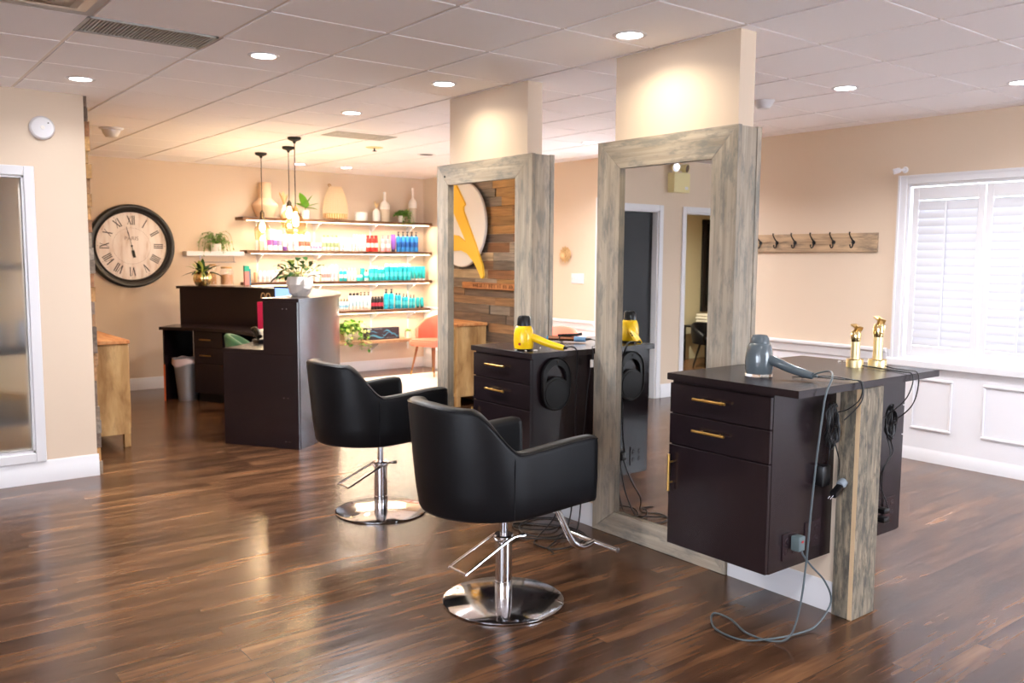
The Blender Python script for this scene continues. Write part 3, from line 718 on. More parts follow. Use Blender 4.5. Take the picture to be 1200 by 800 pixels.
bm = B(); prism(bm, [(2.985, 1.975, 1.030), (4.125, 1.975, 1.030), (4.125, 2.72, 1.030), (3.632, 2.72, 1.030), (3.632, 2.662, 1.030), (2.985, 2.662, 1.030)], (0, 0, .031), bev=.0015)
tag(obj('countertop', bm, ESP), 'dark counter slab on the nearest pair of cabinets, holding the grey dryer', 'countertop')
bm = B(); box(bm, 2.985, 4.125, 3.636, 4.212, 1.0275, 1.0585, bev=.0015)
tag(obj('countertop', bm, ESP), 'dark counter slab between the columns, holding the yellow dryer', 'countertop')
CT = 1.0612; CT2 = 1.0587

# ------------------------------------------------------------------ salon chairs
def salon_chair(loc, label):
    t = thing('salon_chair', label, 'salon chair', loc, 'black salon chairs before the mirrors')
    R, cx = .305, -.095
    path = []      # (x,y,nx,ny,s) s = arc distance from back centre
    xe = .315; ns = 16; na = 34; q = R*PI/2
    for k in range(ns): x = xe-(xe-cx)*k/ns; path.append((x, -R, 0, -1, q+(x-cx)))
    for k in range(na+1): a = -PI/2-PI*k/na; path.append((cx+R*math.cos(a), R*math.sin(a), math.cos(a), math.sin(a), abs(a+PI)*R))
    for k in range(1, ns+1): x = cx+(xe-cx)*k/ns; path.append((x, R, 0, 1, q+(x-cx)))
    def ss(a, b, v): v = max(0, min(1, (v-a)/(b-a))); return v*v*(3-2*v)
    smax = q+xe-cx
    def top(s):
        h = .968-.010*ss(0, .22, s)
        t_ = max(0, min(1, (s-.225)/(.43-.225)))
        h -= .192*(.35*t_+.65*(t_*t_*(3-2*t_)))
        h += .026*ss(.42, smax-.05, s)
        e = smax-s
        if e < .045: h -= .045-math.sqrt(max(0, .045**2-(.045-e)**2))
        return h
    bm = B(); rings = []; W = .078
    for x, y, nx, ny, s in path:
        h = top(s); zb = .470+.016*ss(.45, smax, s); e = smax-s
        th = W*(1+.15*(1-ss(.0, .4, s)))
        if e < .03: k = .03-math.sqrt(max(0, .03**2-(.03-e)**2))
        else: k = 0
        lean = .085*(1-ss(.15, .55, s))+.02
        prof = [(-.03, zb), (-.008, zb+.006), (0, zb+.022), (.004, zb+.12), (.003, (zb+h)/2), (0, h-.03), (-.004, h-.012), (-.013, h-.003), (-.026, h), (-th+.026, h), (-th+.012, h-.004), (-th+.003, h-.014), (-th, h-.03), (-th, .60), (-th, zb+.03), (-th+.01, zb)]
        ring = []
        for n_, zz in prof:
            mid = -th/2; nn = mid+(n_-mid)*(1-min(.85, k/(th*.5)))
            o_ = nn+lean*(zz-zb)
            ring.append(bm.verts.new((x+nx*o_, y+ny*o_*1.0, zz)))
        rings.append(ring)
    m = len(rings[0])
    for i in range(len(rings)-1):
        for k in range(m): bm.faces.new((rings[i][k], rings[i+1][k], rings[i+1][(k+1) % m], rings[i][(k+1) % m]))
    bm.faces.new(rings[0]); bm.faces.new(rings[-1][::-1]); bmesh.ops.recalc_face_normals(bm, faces=bm.faces)
    shell = obj('backrest_shell', bm, VINYL, t, world=False, sharp=60)
    # piping along the outer top edge, and seams
    bm = B(); pts = []
    for x, y, nx, ny, s in path:
        lean = .085*(1-ss(.15, .55, s))+.02; h = top(s); o_ = -.004+lean*(h-.47)
        if smax-s > .02: pts.append((x+nx*o_, y+ny*o_, h-.010))
    tube(bm, pts, .0032, 6); obj('piping', bm, VINYL, shell, world=False)
    for sy in (-1, 1):
        bm = B(); P_ = []; th_ = 1.31
        for k in range(9): zz = .48+(.745-.48)*k/8; ro_ = R+.0045+.047*(zz-.47); P_.append((cx-ro_*math.cos(th_), sy*ro_*math.sin(th_), zz))
        tube(bm, P_, .0018, 6); obj('seam', bm, BLACKP, shell, world=False)
    # seat cushion
    bm = B(); ri = R-W-.006; pts = []
    for k in range(15): a = -PI/2-PI*k/14; pts.append((cx+.01+ri*math.cos(a), ri*math.sin(a)))
    pts = [(.33, -ri)]+pts+[(.33, ri)]
    v0 = [bm.verts.new((a, b, .495)) for a, b in pts]; v1 = [bm.verts.new((a, b, .59)) for a, b in pts]
    fs = [bm.faces.new(v0[::-1]), bm.faces.new(v1)]+[bm.faces.new((v0[i], v0[(i+1) % len(pts)], v1[(i+1) % len(pts)], v1[i])) for i in range(len(pts))]
    bmesh.ops.recalc_face_normals(bm, faces=fs)
    bmesh.ops.bevel(bm, geom=list(fs[1].edges)+list(fs[0].edges), offset=.022, segments=3, affect='EDGES')
    obj('seat_cushion', bm, VINYL, t, world=False, sharp=60)
    bm = B(); ri2 = R-.03; pts = [(.30, -ri2)]+[(cx+ri2*math.cos(-PI/2-PI*k/14), ri2*math.sin(-PI/2-PI*k/14)) for k in range(15)]+[(.30, ri2)]
    prism(bm, [(a, b, .484) for a, b in pts], (0, 0, .010)); obj('seat_pan', bm, BLACKM, t, world=False)
    # base
    bm = B(); lathe(bm, [(0, 0.001), (.272, .001), (.28, .004), (.28, .009), (.272, .013), (.12, .018), (.06, .0205), (0, .021)], seg=72); obj('base_disc', bm, DISC, t, world=False)
    bm = B(); lathe(bm, [(.041, .019), (.041, .10), (.0395, .102), (.0395, .285), (.046, .287), (.047, .312), (.043, .318), (0, .318)], seg=36); obj('pump_column', bm, CHROME, t, world=False)
    bm = B(); lathe(bm, [(.0, .316), (.017, .316), (.017, .47), (.03, .472), (.03, .483), (0, .483)], seg=20); obj('piston_rod', bm, CHROMEB, t, world=False)
    bm = B(); tube(bm, [(.005, .052, .305), (-.03, .056, .296), (-.245, .060, .205), (-.258, .052, .200), (-.258, -.058, .200), (-.245, -.066, .205), (-.02, -.058, .300), (.035, -.058, .312), (.06, -.062, .312)], .0062, 10, smooth=4)
    lathe(bm, [(0, 0), (.011, .002), (.011, .026), (0, .028)], (.048, -.058, .311), axis=(1, -.1, 0), seg=12); obj('pump_lever', bm, CHROME, t, world=False)
    # footrest
    ft = bpy.data.objects.new('dummy', None)
    bm = B(); yf = -.045
    tube(bm, [(.16, yf, .478), (.25, yf, .445), (.29, yf, .38), (.37, yf, .235), (.41, yf, .192), (.46, yf, .176), (.527, yf, .186)], .0155, 14, smooth=5); fr = obj('footrest_arm', bm, CHROME, t, world=False)
    bpy.data.objects.remove(ft)
    bm = B(); tube(bm, [(.53, yf-.165, .187), (.53, yf+.165, .187)], .013, 14); obj('footrest_bar', bm, CHROME, t, world=False)
    return t
ch = salon_chair((2.37, 3.08, 0), 'black barrel salon chair nearest the camera, on a round chrome base')
dup(ch, (2.628, 4.672, 0), 'black barrel salon chair farther back, beside the dark reception desk')
# ------------------------------------------------------------------ reception desk (arc)
DC = Vector((1.72, 8.51, 0)); RO, RM, RI = 2.30, 1.97, 1.56
A0, A1 = math.radians(-57.8), math.radians(47.5)
def pol(r, a, z): return (DC.x+r*math.cos(a), DC.y+r*math.sin(a), z)
def arcslab(bm, r0_, r1_, z0, z1, a0, a1, n=40, mi=0):
    ring = []
    for k in range(n+1):
        a = a0+(a1-a0)*k/n; ring.append([bm.verts.new(pol(r, a, z)) for r, z in ((r0_, z0), (r1_, z0), (r1_, z1), (r0_, z1))])
    fs = []
    for k in range(n):
        for j in range(4): fs.append(bm.faces.new((ring[k][j], ring[k+1][j], ring[k+1][(j+1) % 4], ring[k][(j+1) % 4])))
    fs += [bm.faces.new(ring[0]), bm.faces.new(ring[-1][::-1])]
    bmesh.ops.recalc_face_normals(bm, faces=fs)
desk = thing('reception_desk', 'dark curved reception desk with raised counter, standing before the product shelves', 'reception desk', (3.3, 8.4, 0))
dl = .02/RO
bm = B(); arcslab(bm, RO-.02, RO, .001, 1.205, A0+dl, A1-dl); obj('curved_front', bm, ESP, desk, sharp=30)
bm = B(); arcslab(bm, RM, RM+.02, .790, 1.205, A0+dl, A1-dl); obj('raised_back_panel', bm, ESP, desk, sharp=30)
bm = B(); arcslab(bm, RM-.015, RO+.018, 1.207, 1.235, A0-.005, A1+.008); obj('raised_counter', bm, ESP, desk, sharp=30)
bm = B(); arcslab(bm, RI, RM-.001, .775, .808, A0+.0005, A1+.02); obj('desk_top', bm, ESP, desk, sharp=30)
def radial_panel(r0_, r1_, a, th, z0, z1):
    bm = B(); d = Vector((math.cos(a), math.sin(a), 0)); n_ = Vector((-math.sin(a), math.cos(a), 0)); c = DC
    p = [c+d*r0_, c+d*r1_]; prism(bm, [p[0]+Vector((0, 0, z0)), p[1]+Vector((0, 0, z0)), p[1]+Vector((0, 0, z1)), p[0]+Vector((0, 0, z1))], n_*th); return bm
ep = obj('end_panel', radial_panel(RI+.01, RO-.001, A0-.004, .02, .001, .774), ESP, desk)
obj('end_panel', radial_panel(RM+.002, RO-.001, A0-.004, .02, .776, 1.205), ESP, desk)
bm = B()
d0 = Vector((math.cos(A0), math.sin(A0), 0)); n0 = Vector((-math.sin(A0), math.cos(A0), 0))
for rr_, zz in ((2.16, 1.15), (2.20, 1.15), (2.16, .42), (2.20, .42), (2.17, .06), (2.21, .06)):
    lathe(bm, [(0, .0012), (.003, .001), (.004, 0), (0, 0)], DC+d0*rr_+Vector((0, 0, zz))-n0*(.004*RO+.0004), axis=-n0, seg=8)
obj('screw_caps', bm, CHROMEB, ep)
obj('end_panel', radial_panel(RI+.03, RO-.022, A1-.008, .018, .001, .774), ESP, desk)
obj('end_panel', radial_panel(RM+.022, RO-.022, A1-.016, .018, .776, 1.205), ESP, desk)
bm = B(); a_ = A1-.008; p = DC+Vector((math.cos(a_), math.sin(a_), 0))*(RI+.028); n_ = Vector((-math.sin(a_), math.cos(a_), 0))
prism(bm, [p+Vector((0, 0, z)) for z in (.002, )]+[p+Vector((-.002, -.002, .002)), p+Vector((-.002, -.002, .40)), p+Vector((0, 0, .40))], n_*.018); obj('worn_edge', bm, pbr('orange_core', srgb(206, 96, 44), .7), desk)
# drawer pedestal under the far wing
aA, aB = math.radians(20), math.radians(34.6)
bm = B(); arcslab(bm, RI+.05, RM-.05, .10, .774, aA, aB, 6); ped = obj('drawer_pedestal', bm, ESP, desk)
bm = B(); arcslab(bm, RI+.09, RM-.06, .001, .10, aA+.01, aB-.01, 6); obj('plinth', bm, BLACKM, desk)
for z0, z1 in ((.60, .765), (.43, .594), (.105, .424)):
    bm = B(); arcslab(bm, RI+.032, RI+.049, z0, z1, aA+.002, aB-.002, 6); dr = obj('drawer', bm, ESP, desk)
    if z0 > .4:
        am = (aA+aB)/2+.02; bm = B(); r_ = RI+.032
        q0 = Vector(pol(r_, am-.045, (z0+z1)/2)); q1 = Vector(pol(r_, am+.045, (z0+z1)/2)); handle(bm, q0, q1, (-math.cos(am)*.026, -math.sin(am)*.026, 0)); obj('handle', bm, BRASS, dr)
# bin
bt = thing('waste_bin', 'galvanised steel bin under the reception desk', 'bin', (2.99, 9.50, 0)); bt.location = (3.02, 9.62, 0)
bm = B(); prof = [(0, .001), (.098, .001), (.10, .03), (.102, .035)]
for k in range(10): prof += [(.104+.0035*k, .06+.035*k)]
prof += [(.142, .43), (.148, .44), (.15, .45), (.143, .455), (.136, .45), (.10, .03), (0, .02)]
lathe(bm, prof, seg=32); obj('bin_body', bm, GALV, bt, world=False)
bm = B(); n_ = 28; ra = []; rb = []
for k in range(n_):
    a = 2*PI*k/n_; j = .006*math.sin(5*a)+.004*math.sin(9*a); ra.append(bm.verts.new((.156*math.cos(a)*(1+j), .156*math.sin(a)*(1+j), .395+.02*math.sin(3*a)))); rb.append(bm.verts.new((.152*math.cos(a), .152*math.sin(a), .462+j)))
rc = [bm.verts.new((.125*math.cos(2*PI*k/n_), .125*math.sin(2*PI*k/n_), .40)) for k in range(n_)]
for k in range(n_):
    bm.faces.new((ra[k], ra[(k+1) % n_], rb[(k+1) % n_], rb[k])); bm.faces.new((rb[k], rb[(k+1) % n_], rc[(k+1) % n_], rc[k]))
obj('bin_liner', bm, pbr('pale_liner', srgb(214, 196, 196), .3), bt, world=False)
# green desk chair
g = thing('desk_chair', 'green velvet chair tucked inside the reception desk', 'chair', (3.10, 7.79, 0))
def tubchair(t, mat, legm, back_top, seat_z, R, rot, ferrule=None, arms=.62):
    """rounded back shell, seat pad and four splayed legs, facing +rot"""
    ca, sa = math.cos(rot), math.sin(rot); tr = lambda x, y, z: (x*ca-y*sa, x*sa+y*ca, z)
    bm = B(); rings = []
    for k in range(29):
        a = PI-1.75+3.5*k/28; u = abs(a-PI)/1.75; h = back_top-(back_top-arms)*(u**2.2); lo = seat_z-.05; ring = []
        for dr, zz in ((0, lo), (.012, (lo+h)/2), (.01, h-.02), (-.01, h), (-.03, h), (-.045, h-.02), (-.04, (lo+h)/2), (-.035, lo)):
            lean = .10*(zz-lo)*(1-.6*u); r_ = R+dr+lean; ring.append(bm.verts.new(tr(r_*math.cos(a), r_*math.sin(a)*1.02, zz)))
        rings.append(ring)
    for i in range(28):
        for j in range(8): bm.faces.new((rings[i][j], rings[i+1][j], rings[i+1][(j+1) % 8], rings[i][(j+1) % 8]))
    bm.faces.new(rings[0]); bm.faces.new(rings[-1][::-1]); bmesh.ops.recalc_face_normals(bm, faces=bm.faces)
    obj('backrest', bm, mat, t, world=False, sharp=60)
    bm = B(); r_ = R-.04; pts = [tr(r_*math.cos(PI/2+PI*k/14), r_*math.sin(PI/2+PI*k/14), seat_z-.06) for k in range(15)]+[tr(.22, -r_, seat_z-.06), tr(.26, -r_+.05, seat_z-.06), tr(.26, r_-.05, seat_z-.06), tr(.22, r_, seat_z-.06)]
    prism(bm, pts, (0, 0, .085), bev=.02); obj('seat', bm, mat, t, world=False, sharp=60)
    for sx in (-1, 1):
        for sy in (-1, 1):
            p0 = Vector(tr(sx*.15, sy*.15, seat_z-.062)); p1 = Vector(tr(sx*.22, sy*.21, .001)); pm = p0.lerp(p1, .85)
            bm = B(); tube(bm, [p0, pm], [.018, .011], 10); lg = obj('leg', bm, legm, t, world=False)
            bm = B(); tube(bm, [pm, p1], [.0115, .009], 10); obj('ferrule', bm, ferrule or legm, lg, world=False)
tubchair(g, VELVG, BLACKM, .86, .46, .25, math.radians(-25), BRASS)
c1 = thing('accent_chair', 'coral velvet chair with walnut legs and brass feet, by the product shelves', 'chair', (6.33, 9.80, 0)); tubchair(c1, CORAL, LEGW, .80, .455, .27, math.radians(195), BRASS)
c2 = thing('accent_chair', 'coral velvet chair whose back peeks over the far counter beside the entry door', 'chair', (6.12, 7.15, 0)); tubchair(c2, CORAL, LEGW, .82, .455, .27, math.radians(200), BRASS)
# shopping bag, desk lamp-like black shape, monitor
t = thing('gift_bag', 'bright pink paper bag with twine handles on the reception desk', 'bag', (3.56, 8.72, .809))
bm = B(); a_ = .35; ca, sa = math.cos(a_), math.sin(a_)
def rp(x, y, z): return (x*ca-y*sa, x*sa+y*ca, z)
for q in ([rp(-.075, -.04, 0), rp(.075, -.04, 0), rp(.078, -.042, .29), rp(-.078, -.042, .29)], [rp(.075, -.04, 0), rp(.075, .04, 0), rp(.078, .042, .29), rp(.078, -.042, .29)], [rp(.075, .04, 0), rp(-.075, .04, 0), rp(-.078, .042, .29), rp(.078, .042, .29)], [rp(-.075, .04, 0), rp(-.075, -.04, 0), rp(-.078, -.042, .29), rp(-.078, .042, .29)], [rp(-.075, -.04, 0), rp(-.075, .04, 0), rp(.075, .04, 0), rp(.075, -.04, 0)]):
    bm.faces.new([bm.verts.new(p) for p in q])
bmesh.ops.remove_doubles(bm, verts=bm.verts, dist=.0005); bmesh.ops.solidify(bm, geom=list(bm.faces), thickness=.0012); obj('bag_body', bm, BAGP, t, world=False, flatsh=True)
for sy in (-.038, .038):
    bm = B(); tube(bm, [rp(-.03, sy, .27), rp(-.03, sy, .33), rp(-.015, sy, .375), rp(.015, sy, .375), rp(.03, sy, .33), rp(.03, sy, .27)], .003, 6, smooth=4); obj('bag_handle', bm, ROPE, t, world=False)
t = thing('desk_phone', 'black rounded device on the low desk beside the tall end panel', 'telephone', (3.02, 7.42, .809))
bm = B(); pts = [(-.09, -.07), (.09, -.07), (.10, -.03), (.10, .05), (.07, .09), (-.07, .09), (-.10, .05), (-.10, -.03)]
prism(bm, [(a, b, 0) for a, b in pts], (0, 0, .03), bev=.006); obj('phone_base', bm, BLACKP, t, world=False)
bm = B(); prism(bm, [(-.085, -.05, .031), (.085, -.05, .031), (.085, .07, .12), (-.085, .07, .12)], (0, .012, -.02), bev=.004); obj('phone_screen', bm, BLACKP, t, world=False)
bm = B(); tube(bm, [(-.075, -.06, .06), (-.07, 0, .105), (-.07, .05, .125), (-.075, .10, .11)], [.022, .017, .017, .022], 10, smooth=3); obj('handset', bm, BLACKP, t, world=False)
t = thing('computer_monitor', 'black monitor with blue screen rising behind the white faceted pot', 'monitor', (3.49, 8.02, .809))
a_ = math.radians(205); ca, sa = math.cos(a_), math.sin(a_)
def rm(x, y, z): return (x*ca-y*sa, x*sa+y*ca, z)
def rbox(bm, x0, x1, y0, y1, z0, z1): prism(bm, [rm(x0, y0, z0), rm(x1, y0, z0), rm(x1, y1, z0), rm(x0, y1, z0)], (0, 0, z1-z0))
bm = B(); rbox(bm, -.02, .012, -.15, .15, .16, .47); obj('monitor_case', bm, BLACKP, t, world=False)
bm = B(); rbox(bm, .0125, .0135, -.138, .138, .175, .455); obj('screen', bm, SCREEN, t, world=False)
bm = B(); rbox(bm, -.04, -.021, -.03, .03, .006, .3); obj('stand', bm, BLACKP, t, world=False)
bm = B(); lathe(bm, [(0, 0), (.10, 0), (.10, .004), (0, .006)], seg=24); obj('foot', bm, BLACKP, t, world=False)

# ------------------------------------------------------------------ plants
def pot_plant(name, label, loc, potprof, potmat, pot_seg=28, facets=False):
    t = thing(name, label, 'plant', loc)
    bm = B(); lathe(bm, potprof, seg=pot_seg)
    if facets:
        rnd = random.Random(5)
        for v in bm.verts:
            if .01 < v.co.z < potprof[3][1]: k = 1+rnd.uniform(-.13, .03); v.co.x *= k; v.co.y *= k; v.co.z += rnd.uniform(-.008, .008)
    obj('pot', bm, potmat, t, world=False, flatsh=facets, sharp=50)
    return t
rnd = random.Random(11)
# gold ribbed pot with variegated leaves on far raised counter
t = pot_plant('potted_plant', 'striped green plant in a ribbed gold pot on the raised desk counter', (3.30, 9.88, 1.2355), [(0, 0), (.05, 0), (.075, .012), (.094, .05), (.097, .09), (.09, .13), (.083, .155), (.078, .155), (.075, .14), (0, .135)], GOLD)
for v in t.children[0].data.vertices:
    a = math.atan2(v.co.y, v.co.x); 
bm = B(); 
for k in range(36):
    a = 2*PI*k/36; P_ = [((r)*math.cos(a), (r)*math.sin(a), z) for r, z in ((.077, .014), (.0945, .05), (.0975, .09), (.0905, .13))]; tube(bm, P_, .0028, 6)
obj('pot_ribs', bm, GOLD, t, world=False)
bm = B()
for k in range(30):
    a = rnd.uniform(0, 2*PI); el = rnd.uniform(.15, 1.25); d = (math.cos(a)*math.cos(el), math.sin(a)*math.cos(el), math.sin(el))
    leaf(bm, (.02*math.cos(a), .02*math.sin(a), .14), d, rnd.uniform(.17, .30), rnd.uniform(.04, .06), bend=rnd.uniform(.3, .9), mi=rnd.choice((0, 0, 1)), mi2=rnd.choice((0, 0, 0, 1)), n=7)
obj('leaves', bm, [LEAFD, LEAFY], t, world=False, sharp=80)
# white faceted pot with leafy plant on near raised counter
t = pot_plant('potted_plant', 'leafy plant in a white faceted pot on the tall desk end', (3.165, 7.0, 1.2355), [(0, 0), (.06, 0), (.088, .03), (.108, .065), (.115, .10), (.108, .14), (.10, .168), (.092, .168), (.088, .15), (0, .145)], CERAMP, 11, True)
bm = B(); bs = B()
for k in range(48):
    a = rnd.uniform(0, 2*PI); el = rnd.uniform(.1, 1.3); L1 = rnd.uniform(.07, .17); d = Vector((math.cos(a)*math.cos(el), math.sin(a)*math.cos(el), math.sin(el)))
    b0 = Vector((.03*math.cos(a), .03*math.sin(a), .145)); b1 = b0+d*L1
    tube(bs, [b0, b0+d*L1*.5+Vector((0, 0, .01)), b1], .002, 5)
    d2 = (d+Vector((rnd.uniform(-.5, .5), rnd.uniform(-.5, .5), rnd.uniform(-.6, .2)))).normalized()
    leaf(bm, b1, d2, rnd.uniform(.08, .13), rnd.uniform(.042, .062), bend=.7, mi=rnd.choice((0, 0, 1, 1, 1, 2, 1, 0)), n=6)
obj('leaves', bm, [LEAFD, LEAFM, LEAFY], t, world=False, sharp=80); obj('stems', bs, STEM, t, world=False)
# wall shelf with hanging bar + fern
t = thing('wall_shelf', 'small white floating shelf with hanging rail right of the clock', 'shelf', (3.68, 10.58, 1.57))
bm = B(); box(bm, -.35, .35, -.075, .078, 0, .055, bev=.003); obj('shelf_board', bm, WHITE, t, world=False)
for sx in (-.15, .26):
    bm = B(); tube(bm, [(sx, .05, 0), (sx, .05, -.07), (sx, .03, -.075)], .004, 8); obj('rail_bracket', bm, CHROMEB, t, world=False)
bm = B(); tube(bm, [(-.17, .03, -.075), (.28, .03, -.075)], .004, 8); obj('rail', bm, CHROMEB, t, world=False)
t = pot_plant('trailing_fern', 'feathery bright green fern on the small white wall shelf', (3.70, 10.565, 1.6255), [(0, 0), (.05, 0), (.06, .05), (.065, .09), (.06, .09), (.055, .08), (0, .075)], CERAM)
bm = B(); bs = B()
for k in range(44):
    a = rnd.uniform(0, 2*PI); rch = rnd.uniform(.08, .22); hgt = rnd.uniform(.03, .15); drop = rnd.uniform(-.02, .16)
    ex = rch*math.cos(a); ey = min(rch*math.sin(a)*.45, .07)-.02
    P_ = smooth_path([(0, 0, .08), (ex*.4, ey*.5, .08+hgt), (ex*.85, ey*.9, .08+hgt*.8), (ex*1.05, ey, .08+hgt*.3-drop)], 5); tube(bs, P_, .0015, 4)
    for p in P_[3:]:
        for s_ in range(2): leaf(bm, p, (rnd.uniform(-1, 1), rnd.uniform(-1, .4), rnd.uniform(-.4, .6)), rnd.uniform(.018, .034), .012, bend=.3, n=2, mi=rnd.choice((0, 1)))
obj('fronds', bm, [LEAFB, LEAF], t, world=False, sharp=80); obj('stems', bs, STEM, t, world=False)
# jars etc. behind the gold pot on the raised counter
for x, y, r_, h, lb in ((3.62, 10.0, .075, .19, 'wide glass jar of brown sticks on the desk counter'), (3.50, 10.12, .045, .22, 'slim jar behind the gold plant pot')):
    t = thing('storage_jar', lb, 'jar', (x, y, 1.2355))
    bm = B(); lathe(bm, [(0, 0), (r_, 0), (r_, h-.03), (r_*.8, h-.01), (r_*.8, h), (r_*.75, h), (r_*.75, h-.012), (r_*.95, h-.035), (r_*.95, .006), (0, .006)], seg=24); obj('jar_glass', bm, PANE, t, world=False)
    bm = B(); lathe(bm, [(0, .008), (r_*.88, .008), (r_*.9, h*.62), (0, h*.66)], seg=18); obj('contents', bm, pbr('jar_contents%d' % int(r_*1000), srgb(188, 140, 98), .8, bump=1, bscale=90), t, world=False)
    bm = B(); lathe(bm, [(0, h+.001), (r_*.85, h+.001), (r_*.86, h+.02), (0, h+.022)], seg=20); obj('lid', bm, ROPE, t, world=False)
t = thing('product_box', 'tall pink and teal product box beside the glass jars', 'box', (3.80, 9.86, 1.2355))
bm = B(); box(bm, -.028, .028, -.02, .02, 0, .2, bev=.001); obj('carton', bm, pbr('rose_card', srgb(196, 130, 128), .5), t, world=False)
bm = B(); box(bm, -.029, .029, -.0215, .0215, .16, .225, bev=.001); obj('teal_tab', bm, pbr('teal_card', srgb(40, 170, 150), .5), t, world=False)
bm = B(); box(bm, .03, .045, -.02, .02, 0, .19, bev=.001); obj('blue_back', bm, pbr('blue_card', srgb(40, 130, 170), .5), t, world=False)

# ------------------------------------------------------------------ clock
ck = thing('wall_clock', 'large round wall clock with black rim and Roman numerals', 'clock', (2.755, YB, 1.678))
cr = .478
def cl(x, z, d=0): return (x, -d, z)
bm = B(); lathe(bm, [(.385, .012), (.39, .045), (.40, .052), (.412, .046), (.43, .058), (.455, .06), (.473, .045), (.478, .02), (.478, 0), (.38, 0)], axis=(0, -1, 0), seg=80); obj('rim', bm, DTILE, ck, world=False)
bm = B(); lathe(bm, [(0, .014), (.388, .014), (.388, .002), (0, .002)], axis=(0, -1, 0), seg=72); obj('dial', bm, FACE, ck, world=False)
bm = B()
def stroke(bm, ang, r0_, x0, r1_, x1, w, d=.0152, th=.0006):
    """line in polar frame of numeral at angle; x lateral (clockwise +), r radial"""
    u = Vector((math.sin(ang), 0, math.cos(ang))); s_ = Vector((math.cos(ang), 0, -math.sin(ang)))
    a = u*r0_+s_*x0; b = u*r1_+s_*x1; dd = (b-a).normalized(); nn = Vector((dd.z, 0, -dd.x))*w/2
    prism(bm, [tuple(a-nn+Vector((0, -d, 0))), tuple(a+nn+Vector((0, -d, 0))), tuple(b+nn+Vector((0, -d, 0))), tuple(b-nn+Vector((0, -d, 0)))], (0, -th, 0))
NUMS = ['XII', 'I', 'II', 'III', 'IIII', 'V', 'VI', 'VII', 'VIII', 'IX', 'X', 'XI']
ra_, rb_ = .245, .345
for h_, s_ in enumerate(NUMS):
    ang = h_*PI/6; wd = {'I': .02, 'V': .05, 'X': .05}; tot = sum(wd[c] for c in s_); x = -tot/2; flip = 1
    for c in s_:
        w_ = wd[c]; xm = x+w_/2
        if c == 'I': stroke(bm, ang, ra_, xm, rb_, xm, .0105); stroke(bm, ang, ra_, xm-.009, ra_, xm+.009, .003); stroke(bm, ang, rb_, xm-.009, rb_, xm+.009, .003)
        if c == 'V': stroke(bm, ang, rb_, xm-.019, ra_, xm, .012, .0153); stroke(bm, ang, rb_, xm+.019, ra_, xm, .005, .0151)
        if c == 'X': stroke(bm, ang, rb_, xm-.019, ra_, xm+.019, .012, .0153); stroke(bm, ang, rb_, xm+.019, ra_, xm-.019, .005, .0151)
        x += w_
obj('numerals', bm, INK, ck, world=False, flatsh=True)
bm = B()
for k in range(60):
    a = 2*PI*k/60; r_ = .366; lathe(bm, [(0, .001), (.0045 if k % 5 == 0 else .0022, .001), (.0045 if k % 5 == 0 else .0022, 0)], (r_*math.sin(a), -.0145, r_*math.cos(a)), axis=(0, -1, 0), seg=6)
for k in range(72):
    a = 2*PI*k/72; a2 = 2*PI*(k+.6)/72; r_ = .205
    prism(bm, [(r_*math.sin(a), -.0146, r_*math.cos(a)), ((r_+.003)*math.sin(a), -.0146, (r_+.003)*math.cos(a)), ((r_+.003)*math.sin(a2), -.0146, (r_+.003)*math.cos(a2)), (r_*math.sin(a2), -.0146, r_*math.cos(a2))], (0, -.0005, 0))
obj('minute_marks', bm, INKF, ck, world=False, flatsh=True)
def text_part(name, s, size, mat, parent, loc, rot=(PI/2, 0, 0), ext=.0004, mirror=False):
    cu = bpy.data.curves.new(name, 'FONT'); cu.body = s; cu.size = size; cu.extrude = ext; cu.align_x = 'CENTER'; cu.align_y = 'CENTER'
    tmp = bpy.data.objects.new('tmp', cu); COL.objects.link(tmp); bpy.context.view_layer.update()
    me = bpy.data.meshes.new_from_object(tmp.evaluated_get(bpy.context.evaluated_depsgraph_get())); bpy.data.objects.remove(tmp)
    me.materials.clear(); me.materials.append(mat); me.name = name
    o = bpy.data.objects.new(name, me); COL.objects.link(o); o.parent = parent; o.location = loc; o.rotation_euler = rot; return o
text_part('dial_lettering', 'PARIS', .062, INKF, ck, (0, -.0152, .085))
bm = B(); stroke(bm, PI*.94, -.02, 0, .10, 0, .006, .021); stroke(bm, PI*.94, .05, 0, .135, 0, .03, .021)
lathe(bm, [(0, .025), (.011, .025), (.011, .015), (0, .015)], axis=(0, -1, 0), seg=16); obj('hour_hand', bm, BLACKM, ck, world=False)
bm = B(); stroke(bm, -.10*PI/1.3, -.04, 0, .225, 0, .005, .023); stroke(bm, -.10*PI/1.3, .12, 0, .18, 0, .010, .023); obj('minute_hand', bm, BLACKM, ck, world=False)

